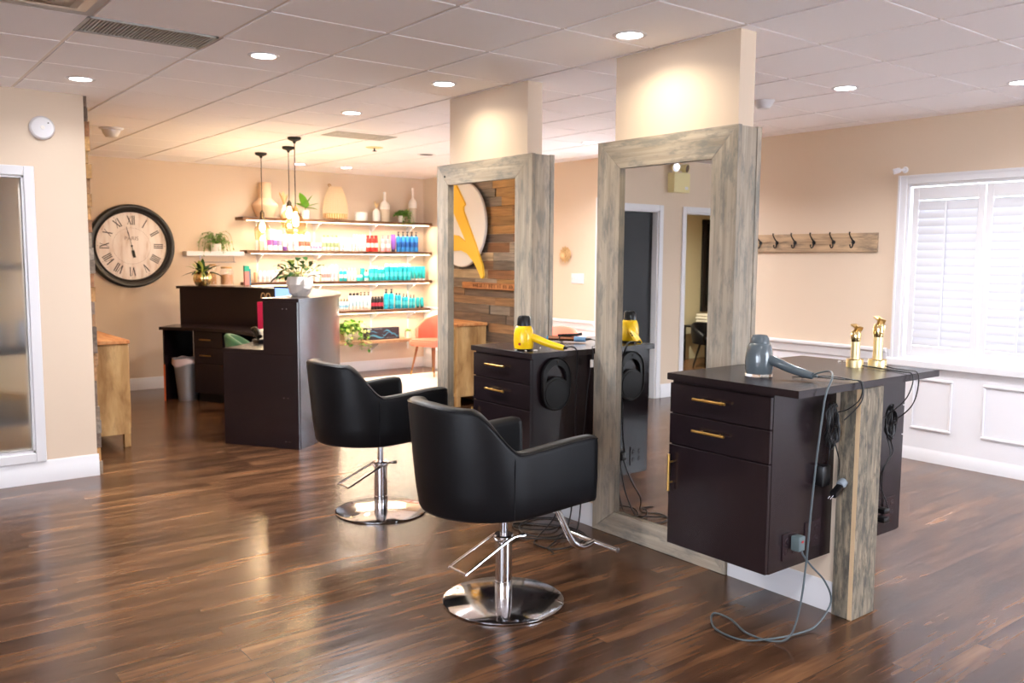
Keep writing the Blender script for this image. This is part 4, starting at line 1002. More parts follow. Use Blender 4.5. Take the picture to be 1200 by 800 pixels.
# ------------------------------------------------------------------ pendants
def pendant(x, y, ztop, zneck, zbot, rad, label, style):
    t = thing('pendant_lamp', label, 'pendant lamp', (x, y, ZC))
    bm = B(); lathe(bm, [(0, -.055), (.012, -.055), (.016, -.04), (.055, -.024), (.062, -.016), (.062, 0), (0, 0)], seg=28); obj('canopy', bm, BLACKM, t, world=False)
    bm = B(); cyl(bm, (0, 0, -.05), (0, 0, ztop-ZC+.004), .004, 8); obj('cord', bm, BLACKM, t, world=False)
    a = ztop-ZC; b = zneck-ZC
    bm = B(); lathe(bm, [(0, a+.008), (.01, a+.008), (.014, a-.005), (.024, a-.012), (.024, b+.02), (.03, b+.012), (.03, b+.004), (.02, b), (0, b)], seg=20); obj('socket', bm, BRASS if style else pbr('aged_bronze', srgb(92, 80, 62), .35, .8), t, world=False)
    H = zneck-zbot; bm = B()
    if style == 0: prof = [(.028, 0), (.033, -.02*1), (.06, -.05), (rad, -.09), (rad*1.02, -.12), (rad*.93, -H+.012), (rad*.88, -H)]
    else: prof = [(.028, 0), (.034, -.015), (rad*.72, -.05), (rad, -.11), (rad*1.03, -.15), (rad*.9, -H+.02), (rad*.78, -H+.008), (rad*.76, -H)]
    outer = [(r_, b+z) for r_, z in prof]; inner = [(r_-.0025, z) for r_, z in outer[::-1]]
    lathe(bm, outer+inner, seg=32); obj('glass_shade', bm, AMBER, t, world=False, sharp=60)
    if style:
        bm = B()
        for zz, r_ in ((b-H+.012, rad*.83), (b-H+.024, rad*.93)): tube(bm, [(r_*math.cos(2*PI*k/28), r_*math.sin(2*PI*k/28), zz) for k in range(28)], .0022, 6, closed=True)
        obj('glass_ring', bm, BRASS, t, world=False)
    bm = B(); lathe(bm, [(0, b+.002), (.012, b), (.014, b-.02), (.026, b-.05), (.031, b-.075), (.026, b-.10), (.012, b-.118), (0, b-.122)], seg=20); obj('bulb', bm, BULB, t, world=False)
    l = bpy.data.lights.new('bulb_light', 'POINT'); l.energy = 9; l.color = (1, .80, .58); l.shadow_soft_size = .035
    o = bpy.data.objects.new('bulb_light', l); COL.objects.link(o); o.parent = t; o.location = (0, 0, b-.17)
pendant(3.70, 9.11, 2.055, 1.955, 1.745, .085, 'left one of the three glass pendants over the reception desk', 0)
pendant(3.712, 8.43, 2.13, 2.075, 1.862, .088, 'middle glass pendant, partly behind the one with brass rings', 0)
pendant(3.462, 7.725, 2.035, 1.985, 1.775, .100, 'nearest glass pendant with brass rings round its rim', 1)

# ------------------------------------------------------------------ product shelves
ZS = {1: 2.047, 2: 1.643, 3: 1.247, 4: .855, 5: .437}; SN = {1: 'top shelf', 2: 'second shelf', 3: 'third shelf', 4: 'fourth shelf', 5: 'lowest shelf'}
for s_, z in ZS.items():
    x0, x1 = (3.98 if s_ == 1 else 4.03), (6.70 if s_ != 5 else 6.45)
    t = thing('wall_shelf', 'dark live-edge %s of the lit product wall' % (SN[s_].replace('shelf', 'shelf board')+('' if s_ in (1, 5) else ' from the top')), 'shelf', ((x0+x1)/2, YB-.13, z-.04))
    rnd2 = random.Random(s_); n_ = 34; bm = B(); front = []
    for k in range(n_+1): front.append((x0+(x1-x0)*k/n_, YB-.255+rnd2.uniform(-.008, .008)))
    pts = [(x0, YB-.001)]+front+[(x1, YB-.001)]
    prism(bm, [(a, b, z-.038) for a, b in pts], (0, 0, .038)); obj('shelf_board', bm, SHELFW if s_ != 5 else pbr('pale_shelf', srgb(176, 140, 108), .6), t, flatsh=True)
    for xb in (4.25, 5.03, 5.86, 6.45)[: 4 if s_ != 5 else 3]:
        bm = B(); box(bm, xb-.012, xb+.012, YB-.006, YB-.001, z-.19, z-.04); prism(bm, [(xb-.003, YB-.006, z-.16), (xb-.003, YB-.006, z-.0395), (xb-.003, YB-.21, z-.0395), (xb-.003, YB-.20, z-.06)], (.006, 0, 0)); obj('bracket', bm, WHITE, t)
    if s_ != 5:
        bm = B(); box(bm, x0+.06, x1-.03, YB-.232, YB-.222, z-.0425, z-.0385); obj('light_strip', bm, STRIP, t)
        area('strip_light', (0, -.075, -.006), (math.radians(-12), 0, 0), x1-x0-.15, .02, 8.5, (1, .82, .60), t)
for xb in (4.25, 5.03, 5.86, 6.45):
    bm = B(); box(bm, xb-.0115, xb+.0115, YB-.0045, YB-.0005, .27, 2.02)
    nm = {4.25: 'leftmost slotted white shelf upright on the lit product wall', 5.03: 'second slotted white shelf upright from the left', 5.86: 'third slotted white shelf upright from the left', 6.45: 'rightmost slotted white shelf upright on the lit product wall'}[xb]
    tag(obj('shelf_upright', bm, WHITE), nm, 'shelf upright')
def sx(x): return 4.17+(x-4.22)*.962
YI = YB-.135
# bottle maker: kinds -> (body colour, cap colour, cap style, band colour)
PK = {
 'tan': ((206, 170, 130), None, 'none', None), 'tan_box': ((226, 190, 160), None, 'box', None),
 'w': ((238, 234, 236), (230, 226, 230), 'wide', (214, 200, 214)), 't1': ((240, 236, 240), (236, 232, 238), 'dome', (214, 90, 160)), 't2': ((240, 236, 240), (236, 232, 238), 'dome', (150, 110, 190)), 't3': ((240, 236, 240), (236, 232, 238), 'dome', (170, 150, 190)),
 'pb': ((240, 236, 240), (240, 236, 240), 'dome', (128, 84, 178)), 'rm': ((242, 238, 238), (240, 236, 238), 'wide', (232, 110, 90)), 's': ((240, 234, 238), (236, 150, 180), 'small', (220, 150, 190)),
 'y': ((240, 240, 232), (244, 208, 90), 'small', (150, 170, 130)), 'w4': ((236, 236, 240), (226, 228, 232), 'wide', (200, 204, 210)), 'w5': ((240, 240, 244), (210, 214, 224), 'small', (196, 200, 214)),
 'r': ((226, 52, 44), (190, 30, 34), 'wide', (250, 220, 214)), 'p': ((246, 170, 180), (238, 96, 110), 'pump', (252, 226, 230)), 'pt': ((126, 82, 180), (40, 30, 50), 'tube', None), 'b': ((44, 134, 214), (30, 34, 44), 'pump', (20, 90, 180)),
 'w6': ((240, 238, 240), (232, 230, 236), 'wide', (206, 170, 170)), 'yo': ((240, 240, 238), (246, 190, 60), 'small', None), 'w7': ((240, 238, 240), (236, 234, 240), 'small', (200, 150, 150)), 'w8': ((240, 240, 242), (232, 232, 238), 'dome', (190, 190, 210)),
 'te': ((42, 190, 200), (230, 240, 240), 'small', (220, 244, 244)), 'w9': ((242, 242, 242), (240, 240, 240), 'pump', None), 'jar': ((60, 200, 196), (230, 244, 244), 'jar', None), 'tb': ((44, 176, 184), None, 'box', None), 'tbp': ((190, 228, 230), (24, 26, 34), 'pump', (40, 176, 190)),
 'T2': ((36, 190, 200), (236, 246, 246), 'wide', (90, 214, 220)), 'T3': ((36, 186, 198), (236, 246, 246), 'small', (120, 220, 226)), 'T': ((26, 184, 204), (224, 244, 248), 'wide', (80, 210, 224)), 'tt': ((36, 184, 192), (236, 240, 240), 'tube', None),
 'a': ((238, 236, 234), (34, 34, 44), 'pump', (140, 190, 220)), 'B4': ((238, 236, 232), (30, 30, 34), 'wide', (176, 210, 226)), 'C4': ((240, 238, 234), (30, 30, 34), 'pump', (176, 210, 226)), 'k': ((34, 30, 36), (60, 56, 62), 'wide', (196, 60, 84)),
 'A': ((0, 160, 198), (24, 26, 32), 'pump', (60, 190, 214)), 'B': ((16, 158, 192), (24, 26, 32), 'small', (80, 196, 214)), 'C': ((20, 166, 196), (24, 26, 32), 'pump', (90, 200, 214)), 'D': ((24, 172, 196), (24, 26, 32), 'pump', (90, 204, 214)), 'e': ((30, 166, 178), (20, 24, 26), 'tube', None)}
proto = {}
def bottle(kind, x, z, hw, h, label, group, y=YI):
    bc, cc, style, band = PK[kind]; nm = {'jar': 'product_jar', 'box': 'product_box', 'tube': 'product_tube'}.get(style, 'product_bottle')
    t = thing(nm, label, {'product_jar': 'jar', 'product_box': 'box', 'product_tube': 'tube'}.get(nm, 'bottle'), (x, y, z+.0006), group)
    key = (kind, round(hw, 3), round(h, 3))
    if key in proto:
        for c in proto[key]: o = bpy.data.objects.new(c[0], c[1]); COL.objects.link(o); o.parent = t
        return t
    mats = [colmat('%d_%d_%d' % bc, bc)]
    if band: mats.append(colmat('%d_%d_%d' % band, band))
    bm = B(); r_ = hw; H = h
    if style == 'box': box(bm, -r_, r_, -r_*.7, r_*.7, 0, H, bev=.001)
    elif style == 'tube':
        n_ = 16; rg = []
        for zf, ky in ((.13, .75), (.16, .9), (.5, .75), (.85, .35), (.96, .1), (1., .08)): rg.append([bm.verts.new((r_*(1.0 if zf > .2 else .8)*math.cos(2*PI*k/n_), r_*ky*math.sin(2*PI*k/n_), H*zf)) for k in range(n_)])
        for i in range(5):
            for k in range(n_): bm.faces.new((rg[i][k], rg[i][(k+1) % n_], rg[i+1][(k+1) % n_], rg[i+1][k]))
        bm.faces.new(rg[0][::-1]); bm.faces.new(rg[-1])
    else:
        capf = {'wide': .84, 'dome': .80, 'small': .86, 'pump': .78, 'none': 1, 'jar': .62}[style]
        hb = H*capf; rn = {'wide': .8, 'dome': 1., 'small': .5, 'pump': .4, 'none': 1, 'jar': 1}[style]*r_
        sh_ = min(r_*.5, hb*.15)
        prof = [(0, 0), (r_*.92, 0), (r_, .003), (r_, hb*.30), (r_, hb*.62), (r_, hb-sh_), (r_*.93, hb-sh_*.45), (rn, hb), (0, hb)]
        mis = [0, 0, 0, 1 if band else 0, 0, 0, 0, 0]
        if kind == 'pb': mis = [1, 1, 1, 0, 0, 0, 0, 0]
        lathe(bm, prof, seg=18, mis=mis)
    parts = [obj('bottle_body' if nm == 'product_bottle' else nm.split('_')[1]+'_body', bm, mats, t, world=False)]
    if cc:
        bm = B(); cm = colmat('%d_%d_%d' % cc, cc)
        if style == 'tube': lathe(bm, [(0, 0), (r_*.75, 0), (r_*.7, H*.125), (0, H*.125)], seg=14)
        elif style == 'jar': lathe(bm, [(0, hb+.0005), (r_*1.02, hb+.0005), (r_*1.02, H-.003), (r_*.97, H), (0, H)], seg=20)
        elif style == 'wide': lathe(bm, [(0, hb+.0005), (r_*.8, hb+.0005), (r_*.78, H), (0, H)], seg=16)
        elif style == 'dome': lathe(bm, [(0, hb+.0005), (r_*1., hb+.0005), (r_*.97, hb+(H-hb)*.6), (r_*.75, H-.003), (0, H)], seg=16)
        elif style == 'small': lathe(bm, [(0, hb+.0005), (r_*.5, hb+.0005), (r_*.48, H), (0, H)], seg=14)
        elif style == 'pump':
            lathe(bm, [(0, hb+.0005), (r_*.42, hb+.0005), (r_*.42, hb+(H-hb)*.45), (r_*.15, hb+(H-hb)*.5), (r_*.15, hb+(H-hb)*.75), (r_*.4, hb+(H-hb)*.78), (r_*.4, H), (0, H)], seg=12)
            tube(bm, [(0, 0, H-.006), (0, -r_*.9, H-.006), (0, -r_*1.1, H-.012)], .0035, 6)
        parts.append(obj('cap', bm, cm, t, world=False))
    proto[key] = [(p.name.split('.')[0], p.data) for p in parts]
    return t
def row(shelf, kind, items, desc, group, z=None):
    n_ = len(items)
    for i, (x, hw, h) in enumerate(items):
        L = '%s on the %s' % (desc, SN[shelf]) if n_ == 1 else '%s of the %s %s on the %s' % (which(i, n_), NUM[n_], desc, SN[shelf])
        bottle(kind, sx(x), ZS[shelf], hw, h, L, group)
R_ = row
R_(2, 'tan_box', [(4.303, .021, .131)], 'small tan carton at the left end', None)
R_(2, 'w', [(4.357, .023, .227)], 'plain white bottle next to the tan carton', None)
R_(2, 't1', [(4.422, .03, .27)], 'tall white bottle with pink print', None)
R_(2, 't2', [(4.492, .03, .262)], 'tall white bottle with violet print', None)
R_(2, 't3', [(4.559, .028, .255)], 'tall white bottle with pale lilac print', None)
R_(2, 'pb', [(4.63, .025, .205)], 'white bottle with purple foot', None)
R_(2, 'w', [(4.703, .033, .215), (4.785, .033, .225)], 'wide plain white bottles', 'wide white bottles on the second shelf')
R_(2, 'rm', [(4.867, .033, .238), (4.951, .033, .238)], 'white bottles with red print', 'red printed white bottles')
R_(2, 's', [(5.017, .018, .121), (5.059, .017, .121), (5.10, .017, .121), (5.14, .017, .121)], 'short bottles with pink caps', 'short pink-capped bottles')
R_(2, 'y', [(5.194, .026, .204), (5.252, .026, .204), (5.314, .026, .204), (5.377, .026, .204)], 'yellow-capped bottles', 'yellow-capped bottles')
R_(2, 'w4', [(5.452, .02, .174), (5.50, .02, .174), (5.545, .02, .174), (5.589, .02, .174)], 'mid-height white bottles', 'mid-height white bottles')
R_(2, 'w5', [(5.647, .018, .224), (5.692, .018, .224), (5.735, .018, .224), (5.778, .018, .224), (5.817, .016, .224)], 'slim tall white bottles', 'slim tall white bottles')
R_(2, 'r', [(5.865, .028, .217), (5.928, .028, .217), (5.992, .028, .217)], 'red bottles', 'red bottles')
R_(2, 'p', [(6.103, .032, .221), (6.184, .032, .221)], 'pink pump bottles', 'pink pump bottles')
R_(2, 'pt', [(6.272, .035, .235)], 'purple standing tube', None)
R_(2, 'b', [(6.357, .031, .276), (6.432, .031, .276), (6.506, .031, .276), (6.58, .031, .276), (6.654, .031, .276)], 'blue black-capped bottles', 'blue bottles with black caps')
R_(3, 'tan', [(4.221, .021, .122)], 'small tan bottle at the left end', None)
R_(3, 'w', [(4.275, .024, .143), (4.335, .024, .143), (4.394, .024, .143), (4.452, .024, .143), (4.51, .024, .143)], 'white bottles beside the tan bottle', 'white bottles at the left of the third shelf')
R_(3, 'w6', [(4.936, .025, .141), (5.00, .025, .141)], 'short white bottles beside the leafy plant', 'short white bottles right of the leafy plant')
R_(3, 'yo', [(5.085, .032, .151)], 'white bottle with orange-yellow cap', None)
R_(3, 'w7', [(5.166, .019, .184), (5.211, .019, .184), (5.256, .019, .184)], 'white bottles beside the orange cap', 'white bottles next to the orange cap')
R_(3, 'w8', [(5.308, .024, .218), (5.367, .024, .218)], 'tallest white dome-capped bottles', 'tall white dome-capped bottles')
R_(3, 'te', [(5.44, .026, .161), (5.503, .026, .161)], 'teal bottles left of white pumps', 'teal bottles left of the white pumps')
R_(3, 'w9', [(5.563, .018, .172), (5.61, .018, .172), (5.655, .018, .172)], 'white pump bottles', 'white pump bottles')
R_(3, 'jar', [(5.722, .04, .08)], 'low teal jar', None)
bottle('tb', sx(5.80), ZS[3], .027, .172, 'teal carton standing behind the low teal jar', None, y=YI+.05)
R_(3, 'tbp', [(5.835, .03, .149)], 'pale bottle with black pump before the teal carton', None)
PK['T2'] = PK['T2']
R_(3, 'T2', [(5.908, .033, .201), (5.982, .033, .201)], 'broad teal bottles', 'broad teal bottles')
R_(3, 'T3', [(6.046, .023, .183), (6.098, .023, .183)], 'slim teal bottles', 'slim teal bottles')
R_(3, 'T', [(6.162, .033, .23), (6.234, .033, .23), (6.306, .033, .23), (6.38, .033, .23), (6.454, .033, .23), (6.528, .033, .23)], 'largest teal bottles', 'largest teal bottles')
R_(3, 'tt', [(6.598, .028, .194), (6.66, .028, .194), (6.72, .028, .194), (6.78, .028, .194)], 'teal tubes on white caps', 'teal tubes on white caps')
R_(4, 'a', [(5.395, .02, .154), (5.44, .02, .154), (5.485, .02, .154), (5.53, .02, .154)], 'short white black-pump bottles', 'short white bottles with black pumps')
R_(4, 'B4', [(5.582, .025, .231), (5.636, .025, .231), (5.69, .025, .231)], 'flat-black-capped white bottles', 'white bottles with flat black caps')
R_(4, 'C4', [(5.746, .026, .24), (5.804, .026, .24), (5.864, .026, .24)], 'tall white black-pump bottles', 'tall white bottles with black pumps')
R_(4, 'k', [(5.93, .022, .177), (5.98, .022, .177), (6.03, .022, .177), (6.08, .022, .177)], 'black cans with a red band', 'black cans with a red band')
R_(4, 'A', [(6.15, .036, .274), (6.236, .036, .274)], 'tallest blue-teal bottles', 'tallest blue-teal bottles')
R_(4, 'B', [(6.32, .023, .217), (6.372, .023, .217)], 'teal black-capped bottles', 'teal bottles with small black caps')
R_(4, 'C', [(6.437, .023, .205), (6.49, .023, .205)], 'mid-height teal black-pump bottles', 'mid-height teal bottles with black pumps')
R_(4, 'D', [(6.556, .023, .185), (6.61, .023, .185)], 'shortest teal black-pump bottles', 'shortest teal bottles with black pumps')
R_(4, 'e', [(6.68, .03, .149), (6.75, .03, .149)], 'teal tubes at the right end', 'teal tubes at the right end')
# top shelf decor
z1 = ZS[1]+.0006
bm = B(); lathe(bm, [(0, 0), (.10, 0), (.155, .13), (.16, .15), (.155, .165), (.085, .235), (.08, .245), (.078, .43), (.072, .435), (.066, .43), (.068, .25), (0, .2)], (sx(4.37), YI, z1), seg=36)
tag(obj('tall_vase', bm, CERAMB), 'large beige vase with tall neck at the left end of the top shelf', 'vase')
t = thing('pampas_vase', 'small pale vase of dried grass behind the pendant cords', 'vase', (sx(4.63), YI, z1))
bm = B(); lathe(bm, [(0, 0), (.045, 0), (.055, .05), (.045, .11), (.022, .14), (.02, .17), (.015, .17), (0, .12)], seg=22); obj('vase', bm, CERAM, t, world=False)
bm = B()
for k in range(26): a = rnd.uniform(0, 6.28); leaf(bm, (0, 0, .15), (.35*math.cos(a), .2*math.sin(a), 1), rnd.uniform(.14, .26), .03, bend=.25, n=5)
obj('dried_grass', bm, PAMP, t, world=False, sharp=80)
t = thing('fiddle_leaf_plant', 'large-leaved green plant in a small white pot on the top shelf', 'plant', (sx(4.93), YI, z1))
bm = B(); lathe(bm, [(0, 0), (.05, 0), (.052, .11), (.047, .11), (.046, .1), (0, .1)], seg=24); obj('pot', bm, CERAM, t, world=False)
bm = B(); tube(bm, [(0, 0, .09), (0, 0, .2)], .005, 6); obj('stem', bm, STEM, t, world=False)
bm = B()
for d, L, W_ in (((-1, -.3, .45), .24, .10), ((1, -.2, .55), .22, .08), ((-.5, -.3, 1.1), .28, .12), ((.45, -.1, 1.), .24, .1), ((.9, -.4, .05), .17, .09), ((-.2, -.6, .7), .16, .09)):
    leaf(bm, (0, 0, .14), d, L, W_, bend=.25, n=8)
obj('leaves', bm, [LEAFB], t, world=False, sharp=80)
t = thing('woven_basket', 'tall domed rattan basket on the top shelf', 'basket', (sx(5.37), YI, z1))
bm = B(); prof = [(.115, 0), (.165, .02), (.172, .08), (.168, .16), (.152, .25), (.125, .34), (.10, .40), (.082, .435)]
for a in range(30):
    an = 2*PI*a/30; tube(bm, [(r_*math.cos(an), r_*math.sin(an)*.7, z) for r_, z in prof], .0032, 5, smooth=2)
for k in range(13):
    zf = .10+.325*k/12
    for (r0_, z0), (r1_, z1_) in zip(prof, prof[1:]):
        if z0 <= zf <= z1_: r_ = r0_+(r1_-r0_)*(zf-z0)/(z1_-z0)
    tube(bm, [(r_*math.cos(2*PI*q/30), r_*math.sin(2*PI*q/30)*.7, zf) for q in range(30)], .003, 5, closed=True)
obj('open_weave', bm, RATT, t, world=False)
bm = B(); lathe(bm, [(0, .001), (.11, .001), (.162, .02), (.168, .085), (.162, .085), (.15, .02), (0, .01)], seg=36)
for v in bm.verts: v.co.y *= .7
obj('dense_base', bm, RATTD, t, world=False)
bm = B(); tube(bm, [(-.078, 0, .425), (-.10, 0, .455), (-.075, 0, .465), (-.06, 0, .44)], .006, 6, smooth=3); obj('loop_handle', bm, RATTD, t, world=False)
t = thing('candle_jar', 'short wide white pot with lid right of the rattan basket', 'candle', (sx(5.76), YI, z1))
bm = B(); lathe(bm, [(0, 0), (.083, 0), (.085, .006), (.085, .095), (0, .095)], seg=32); obj('jar', bm, CERAM, t, world=False)
bm = B(); lathe(bm, [(0, .0955), (.087, .0955), (.087, .112), (.083, .116), (0, .116)], seg=32); obj('lid', bm, CERAM, t, world=False)
t = thing('bud_vase', 'small round-shouldered white vase with dried sprigs on the top shelf', 'vase', (sx(6.005), YI, z1))
bm = B(); lathe(bm, [(0, 0), (.045, 0), (.055, .02), (.057, .10), (.05, .14), (.022, .165), (.02, .18), (.015, .18), (0, .15)], seg=26); obj('vase', bm, CERAM, t, world=False)
bm = B()
for k in range(18): a = rnd.uniform(0, 6.28); leaf(bm, (0, 0, .16), (.4*math.cos(a), .3*math.sin(a), 1), rnd.uniform(.10, .18), .02, bend=.3, n=4)
obj('dried_sprigs', bm, PAMP, t, world=False, sharp=80)
def bottlevase(x, h, r_, label):
    t = thing('bottle_vase', label, 'vase', (sx(x), YI, z1)); k = h/.47
    bm = B(); lathe(bm, [(0, 0), (r_*.95, 0), (r_, .01), (r_, h*.42), (0, h*.42)], seg=28); obj('stone_base', bm, CERAMS, t, world=False)
    bm = B(); lathe(bm, [(r_*.2, h*.4205), (r_, h*.4205), (r_*1.0, h*.55), (r_*.8, h*.63), (r_*.32, h*.70), (r_*.27, h*.75), (r_*.27, h*.97), (r_*.32, h), (r_*.2, h), (r_*.2, h*.72), (r_*.2, h*.45)], seg=28); obj('glazed_neck', bm, CERAM, t, world=False)
bottlevase(6.137, .40, .070, 'white bottle vase left of the ivy on the top shelf')
bottlevase(6.60, .48, .060, 'taller white bottle vase at the right end of the top shelf')
def ivy(name, label, loc, pot_r, pot_h, n_, reach, drops, mats, seed, wid=.05, yk=.6, maxy=.07):
    rnd = random.Random(seed); t = thing(name, label, 'plant', loc)
    bm = B(); lathe(bm, [(0, 0), (pot_r*.8, 0), (pot_r, pot_h), (pot_r*.9, pot_h), (pot_r*.88, pot_h-.01), (0, pot_h-.012)], seg=24); obj('pot', bm, CERAM, t, world=False)
    bm = B(); bs = B()
    for k in range(n_):
        a = rnd.uniform(0, 2*PI); L = reach*rnd.uniform(.35, 1); up = rnd.uniform(.02, reach*.55); fall = rnd.choice(drops)*rnd.uniform(.5, 1)
        ex = L*math.cos(a); ey = min(L*math.sin(a)*yk, maxy)-.01
        if fall > .05: ey = -abs(L*yk)*.6-.135
        P_ = smooth_path([(0, 0, pot_h-.01), (ex*.4, ey*.4, pot_h+up), (ex*.8, ey*.9, pot_h+up*.8), (ex, ey, pot_h+up*.4-fall)], 4); tube(bs, P_, .0016, 4)
        for p in P_[3:]:
            for q in range(2): leaf(bm, p, (rnd.uniform(-1, 1), rnd.uniform(-1, .3), rnd.uniform(-.5, .7)), wid*rnd.uniform(.7, 1.2), wid*.62, bend=.4, n=4, mi=rnd.randrange(len(mats)))
    obj('leaves', bm, mats, t, world=False, sharp=80); obj('stems', bs, STEM, t, world=False)
ivy('ivy_plant', 'bright green ivy in a white pot between the two bottle vases', (sx(6.39), YI-.03, z1), .045, .09, 34, .12, (0, 0, .02, .16), [LEAFB, LEAF], 21, .034)
ivy('trailing_pothos', 'pale green trailing plant in a white pot on the lowest shelf', (sx(5.60)-.06, YI, ZS[5]+.0006), .05, .13, 40, .25, (0, 0, .03, .28), [LEAFB, LEAFY, LEAF], 22, .065)
t = thing('product_box', 'long dark box with blue wave print on the lowest shelf', 'box', (sx(6.07)+.01, YI+.02, ZS[5]+.0006))
bm = B(); box(bm, -.255, .255, -.05, .05, 0, .165, bev=.001); obj('carton', bm, pbr('navy_card', srgb(40, 42, 56), .4), t, world=False)
bm = B()
for xa, xb, z0, am, w_ in ((-.24, .02, .045, .018, .012), (0, .2, .10, .028, .010), (-.02, .10, .075, -.02, .006), (.12, .25, .06, .02, .008), (-.20, -.08, .11, .01, .004)):
    prev = None
    for k in range(17):
        x = xa+(xb-xa)*k/16; zz = z0+am*math.sin(2*PI*k/16*.9); hh = w_*math.sin(PI*k/16)+.0008; cur = (bm.verts.new((x, -.0508, zz-hh)), bm.verts.new((x, -.0508, zz+hh)))
        if prev: bm.faces.new((prev[0], cur[0], cur[1], prev[1]))
        prev = cur
obj('wave_print', bm, pbr('wave_blue', srgb(70, 150, 190), .4), t, world=False, flatsh=True)
bm = B()
for k in range(9): box(bm, -.14+.014*k, -.131+.014*k, -.0512, -.0504, .146, .151)
for k in range(16): box(bm, .05+.012*k, .059+.012*k, -.0512, -.0504, .022, .025)
box(bm, -.245, -.18, -.0512, -.0504, .14, .153); obj('print_marks', bm, pbr('print_pale', srgb(150, 170, 190), .5), t, world=False, flatsh=True)
t = thing('grass_pot', 'small spiky green plant in a white pot at the right of the lowest shelf', 'plant', (sx(6.53)-.02, YI, ZS[5]+.0006))
bm = B(); lathe(bm, [(0, 0), (.042, 0), (.046, .10), (.041, .10), (.04, .09), (0, .09)], seg=24); obj('pot', bm, CERAM, t, world=False)
bm = B()
for k in range(60): a = rnd.uniform(0, 6.28); e_ = rnd.uniform(.3, 1.3); leaf(bm, (.02*math.cos(a), .02*math.sin(a), .085), (math.cos(a)*math.cos(e_), math.sin(a)*math.cos(e_), math.sin(e_)), rnd.uniform(.05, .09), .012, bend=.4, n=3)
obj('leaves', bm, [LEAFB], t, world=False, sharp=80)

# ------------------------------------------------------------------ plank-wall sign and sideboard
LX = 1.50
t = thing('wall_logo', 'round white sign with yellow brush-like letter on the plank wall', 'sign', (LX+.02, 7.93, 1.93))
bm = B(); lathe(bm, [(0, .03), (.452, .03), (.460, .024), (.462, .008), (.462, 0), (0, 0)], axis=(1, 0, 0), seg=72); obj('white_disc', bm, pbr('whitewashed_board', srgb(232, 226, 222), .6), t, world=False)
half = [(7.996, 2.358), (7.845, 2.176), (7.823, 2.143), (7.855, 2.112), (7.854, 2.078), (7.762, 1.931), (7.615, 1.706), (7.487, 1.481), (7.470, 1.382), (7.490, 1.352), (7.517, 1.36), (7.559, 1.426), (7.662, 1.534), (7.777, 1.615), (7.893, 1.649), (8.081, 1.643)]
tail_ = [(8.22, 1.60), (8.36, 1.50), (8.44, 1.40), (8.50, 1.42), (8.47, 1.56), (8.40, 1.72), (8.28, 2.0), (8.15, 2.28), (8.09, 2.358)]
hole = [(8.081, 1.822), (7.961, 1.811), (7.794, 1.735), (8.099, 2.131), (8.24, 1.78)]
bm = B(); x0 = LX+.052
# letter as a strip mesh: outer outline left/right with the counter cut out
top = [bm.verts.new((x0, a, b)) for a, b in half+tail_]; hv = [bm.verts.new((x0, a, b)) for a, b in hole]
es = [bm.edges.new((top[i], top[(i+1) % len(top)])) for i in range(len(top))]+[bm.edges.new((hv[i], hv[(i+1) % len(hv)])) for i in range(len(hv))]
r_ = bmesh.ops.triangle_fill(bm, use_beauty=True, use_dissolve=False, edges=es)
fs = [g_ for g_ in r_['geom'] if isinstance(g_, bmesh.types.BMFace)]
ex = bmesh.ops.extrude_face_region(bm, geom=fs); bmesh.ops.translate(bm, verts=[v for v in ex['geom'] if isinstance(v, bmesh.types.BMVert)], vec=(.022, 0, 0)); bmesh.ops.recalc_face_normals(bm, faces=bm.faces)
obj('yellow_letter', bm, YELLP, t, flatsh=True)
# burnt lettering on one plank: short dark strokes, too worn to read
bm = B(); rnd = random.Random(9); y = 7.05
while y < 7.80:
    for k in range(rnd.choice((1, 2, 2))):
        yy = y+k*.016; box(bm, LX-.004, LX+.0016, yy, yy+.006, 1.252+rnd.uniform(0, .01), 1.292+rnd.uniform(-.006, .006))
    if rnd.random() < .6: zz = rnd.choice((1.252, 1.27, 1.288)); box(bm, LX-.004, LX+.0016, y, y+.02, zz, zz+.005)
    y += rnd.choice((.036, .042, .042, .07))
pl = thing('lettered_plank', 'plank with worn burnt lettering just under the round sign', 'sign', (LX-.03, 7.4, 1.235))
bmp = B(); box(bmp, LX-.06, LX-.0005, 6.90, 7.98, 1.238, 1.306, bev=.002); obj('plank', bmp, wood('lettered_board', 1, (srgb(132, 84, 52), srgb(170, 112, 66), srgb(190, 130, 80))), pl); obj('burnt_lettering', bm, BURN, pl, flatsh=True)
def sideboard(x0, x1, y0, y1, h, label):
    t = thing('sideboard', label, 'sideboard', ((x0+x1)/2, (y0+y1)/2, 0))
    bm = B(); box(bm, x0, x1+.012, y0-.012, y1+.012, h-.03, h, bev=.003); obj('top', bm, MANGOT, t)
    bm = B(); box(bm, x0+.01, x1, y0, y1, .11, h-.031, bev=.002); obj('body', bm, MANGO, t)
    for xa in (x0+.012, x1-.052):
        for ya in (y0+.002, y1-.052): bm = B(); box(bm, xa, xa+.05, ya, ya+.05, .001, .109, bev=.002); obj('leg', bm, MANGO, t)
    n_ = 3; w_ = (y1-y0-.06)/n_
    for k in range(n_):
        a = y0+.03+w_*k+.004; bm = B(); box(bm, x1+.0005, x1+.014, a, a+w_-.008, .15, h-.06, bev=.003); d = obj('door', bm, MANGO, t)
        bm = B(); lathe(bm, [(0, 0), (.006, 0), (.006, .014), (.015, .018), (.015, .028), (0, .03)], (x1+.014, a+w_-.05, .5), axis=(1, 0, 0), seg=14); obj('knob', bm, BLACKM, d)
sideboard(1.50, 1.885, 7.50, 9.0, .885, 'rustic pale wood sideboard against the plank wall')
t = thing('small_plant', 'reddish leafy sprig on the sideboard top, at the wall end', 'plant', (1.74, 8.30, .8855))
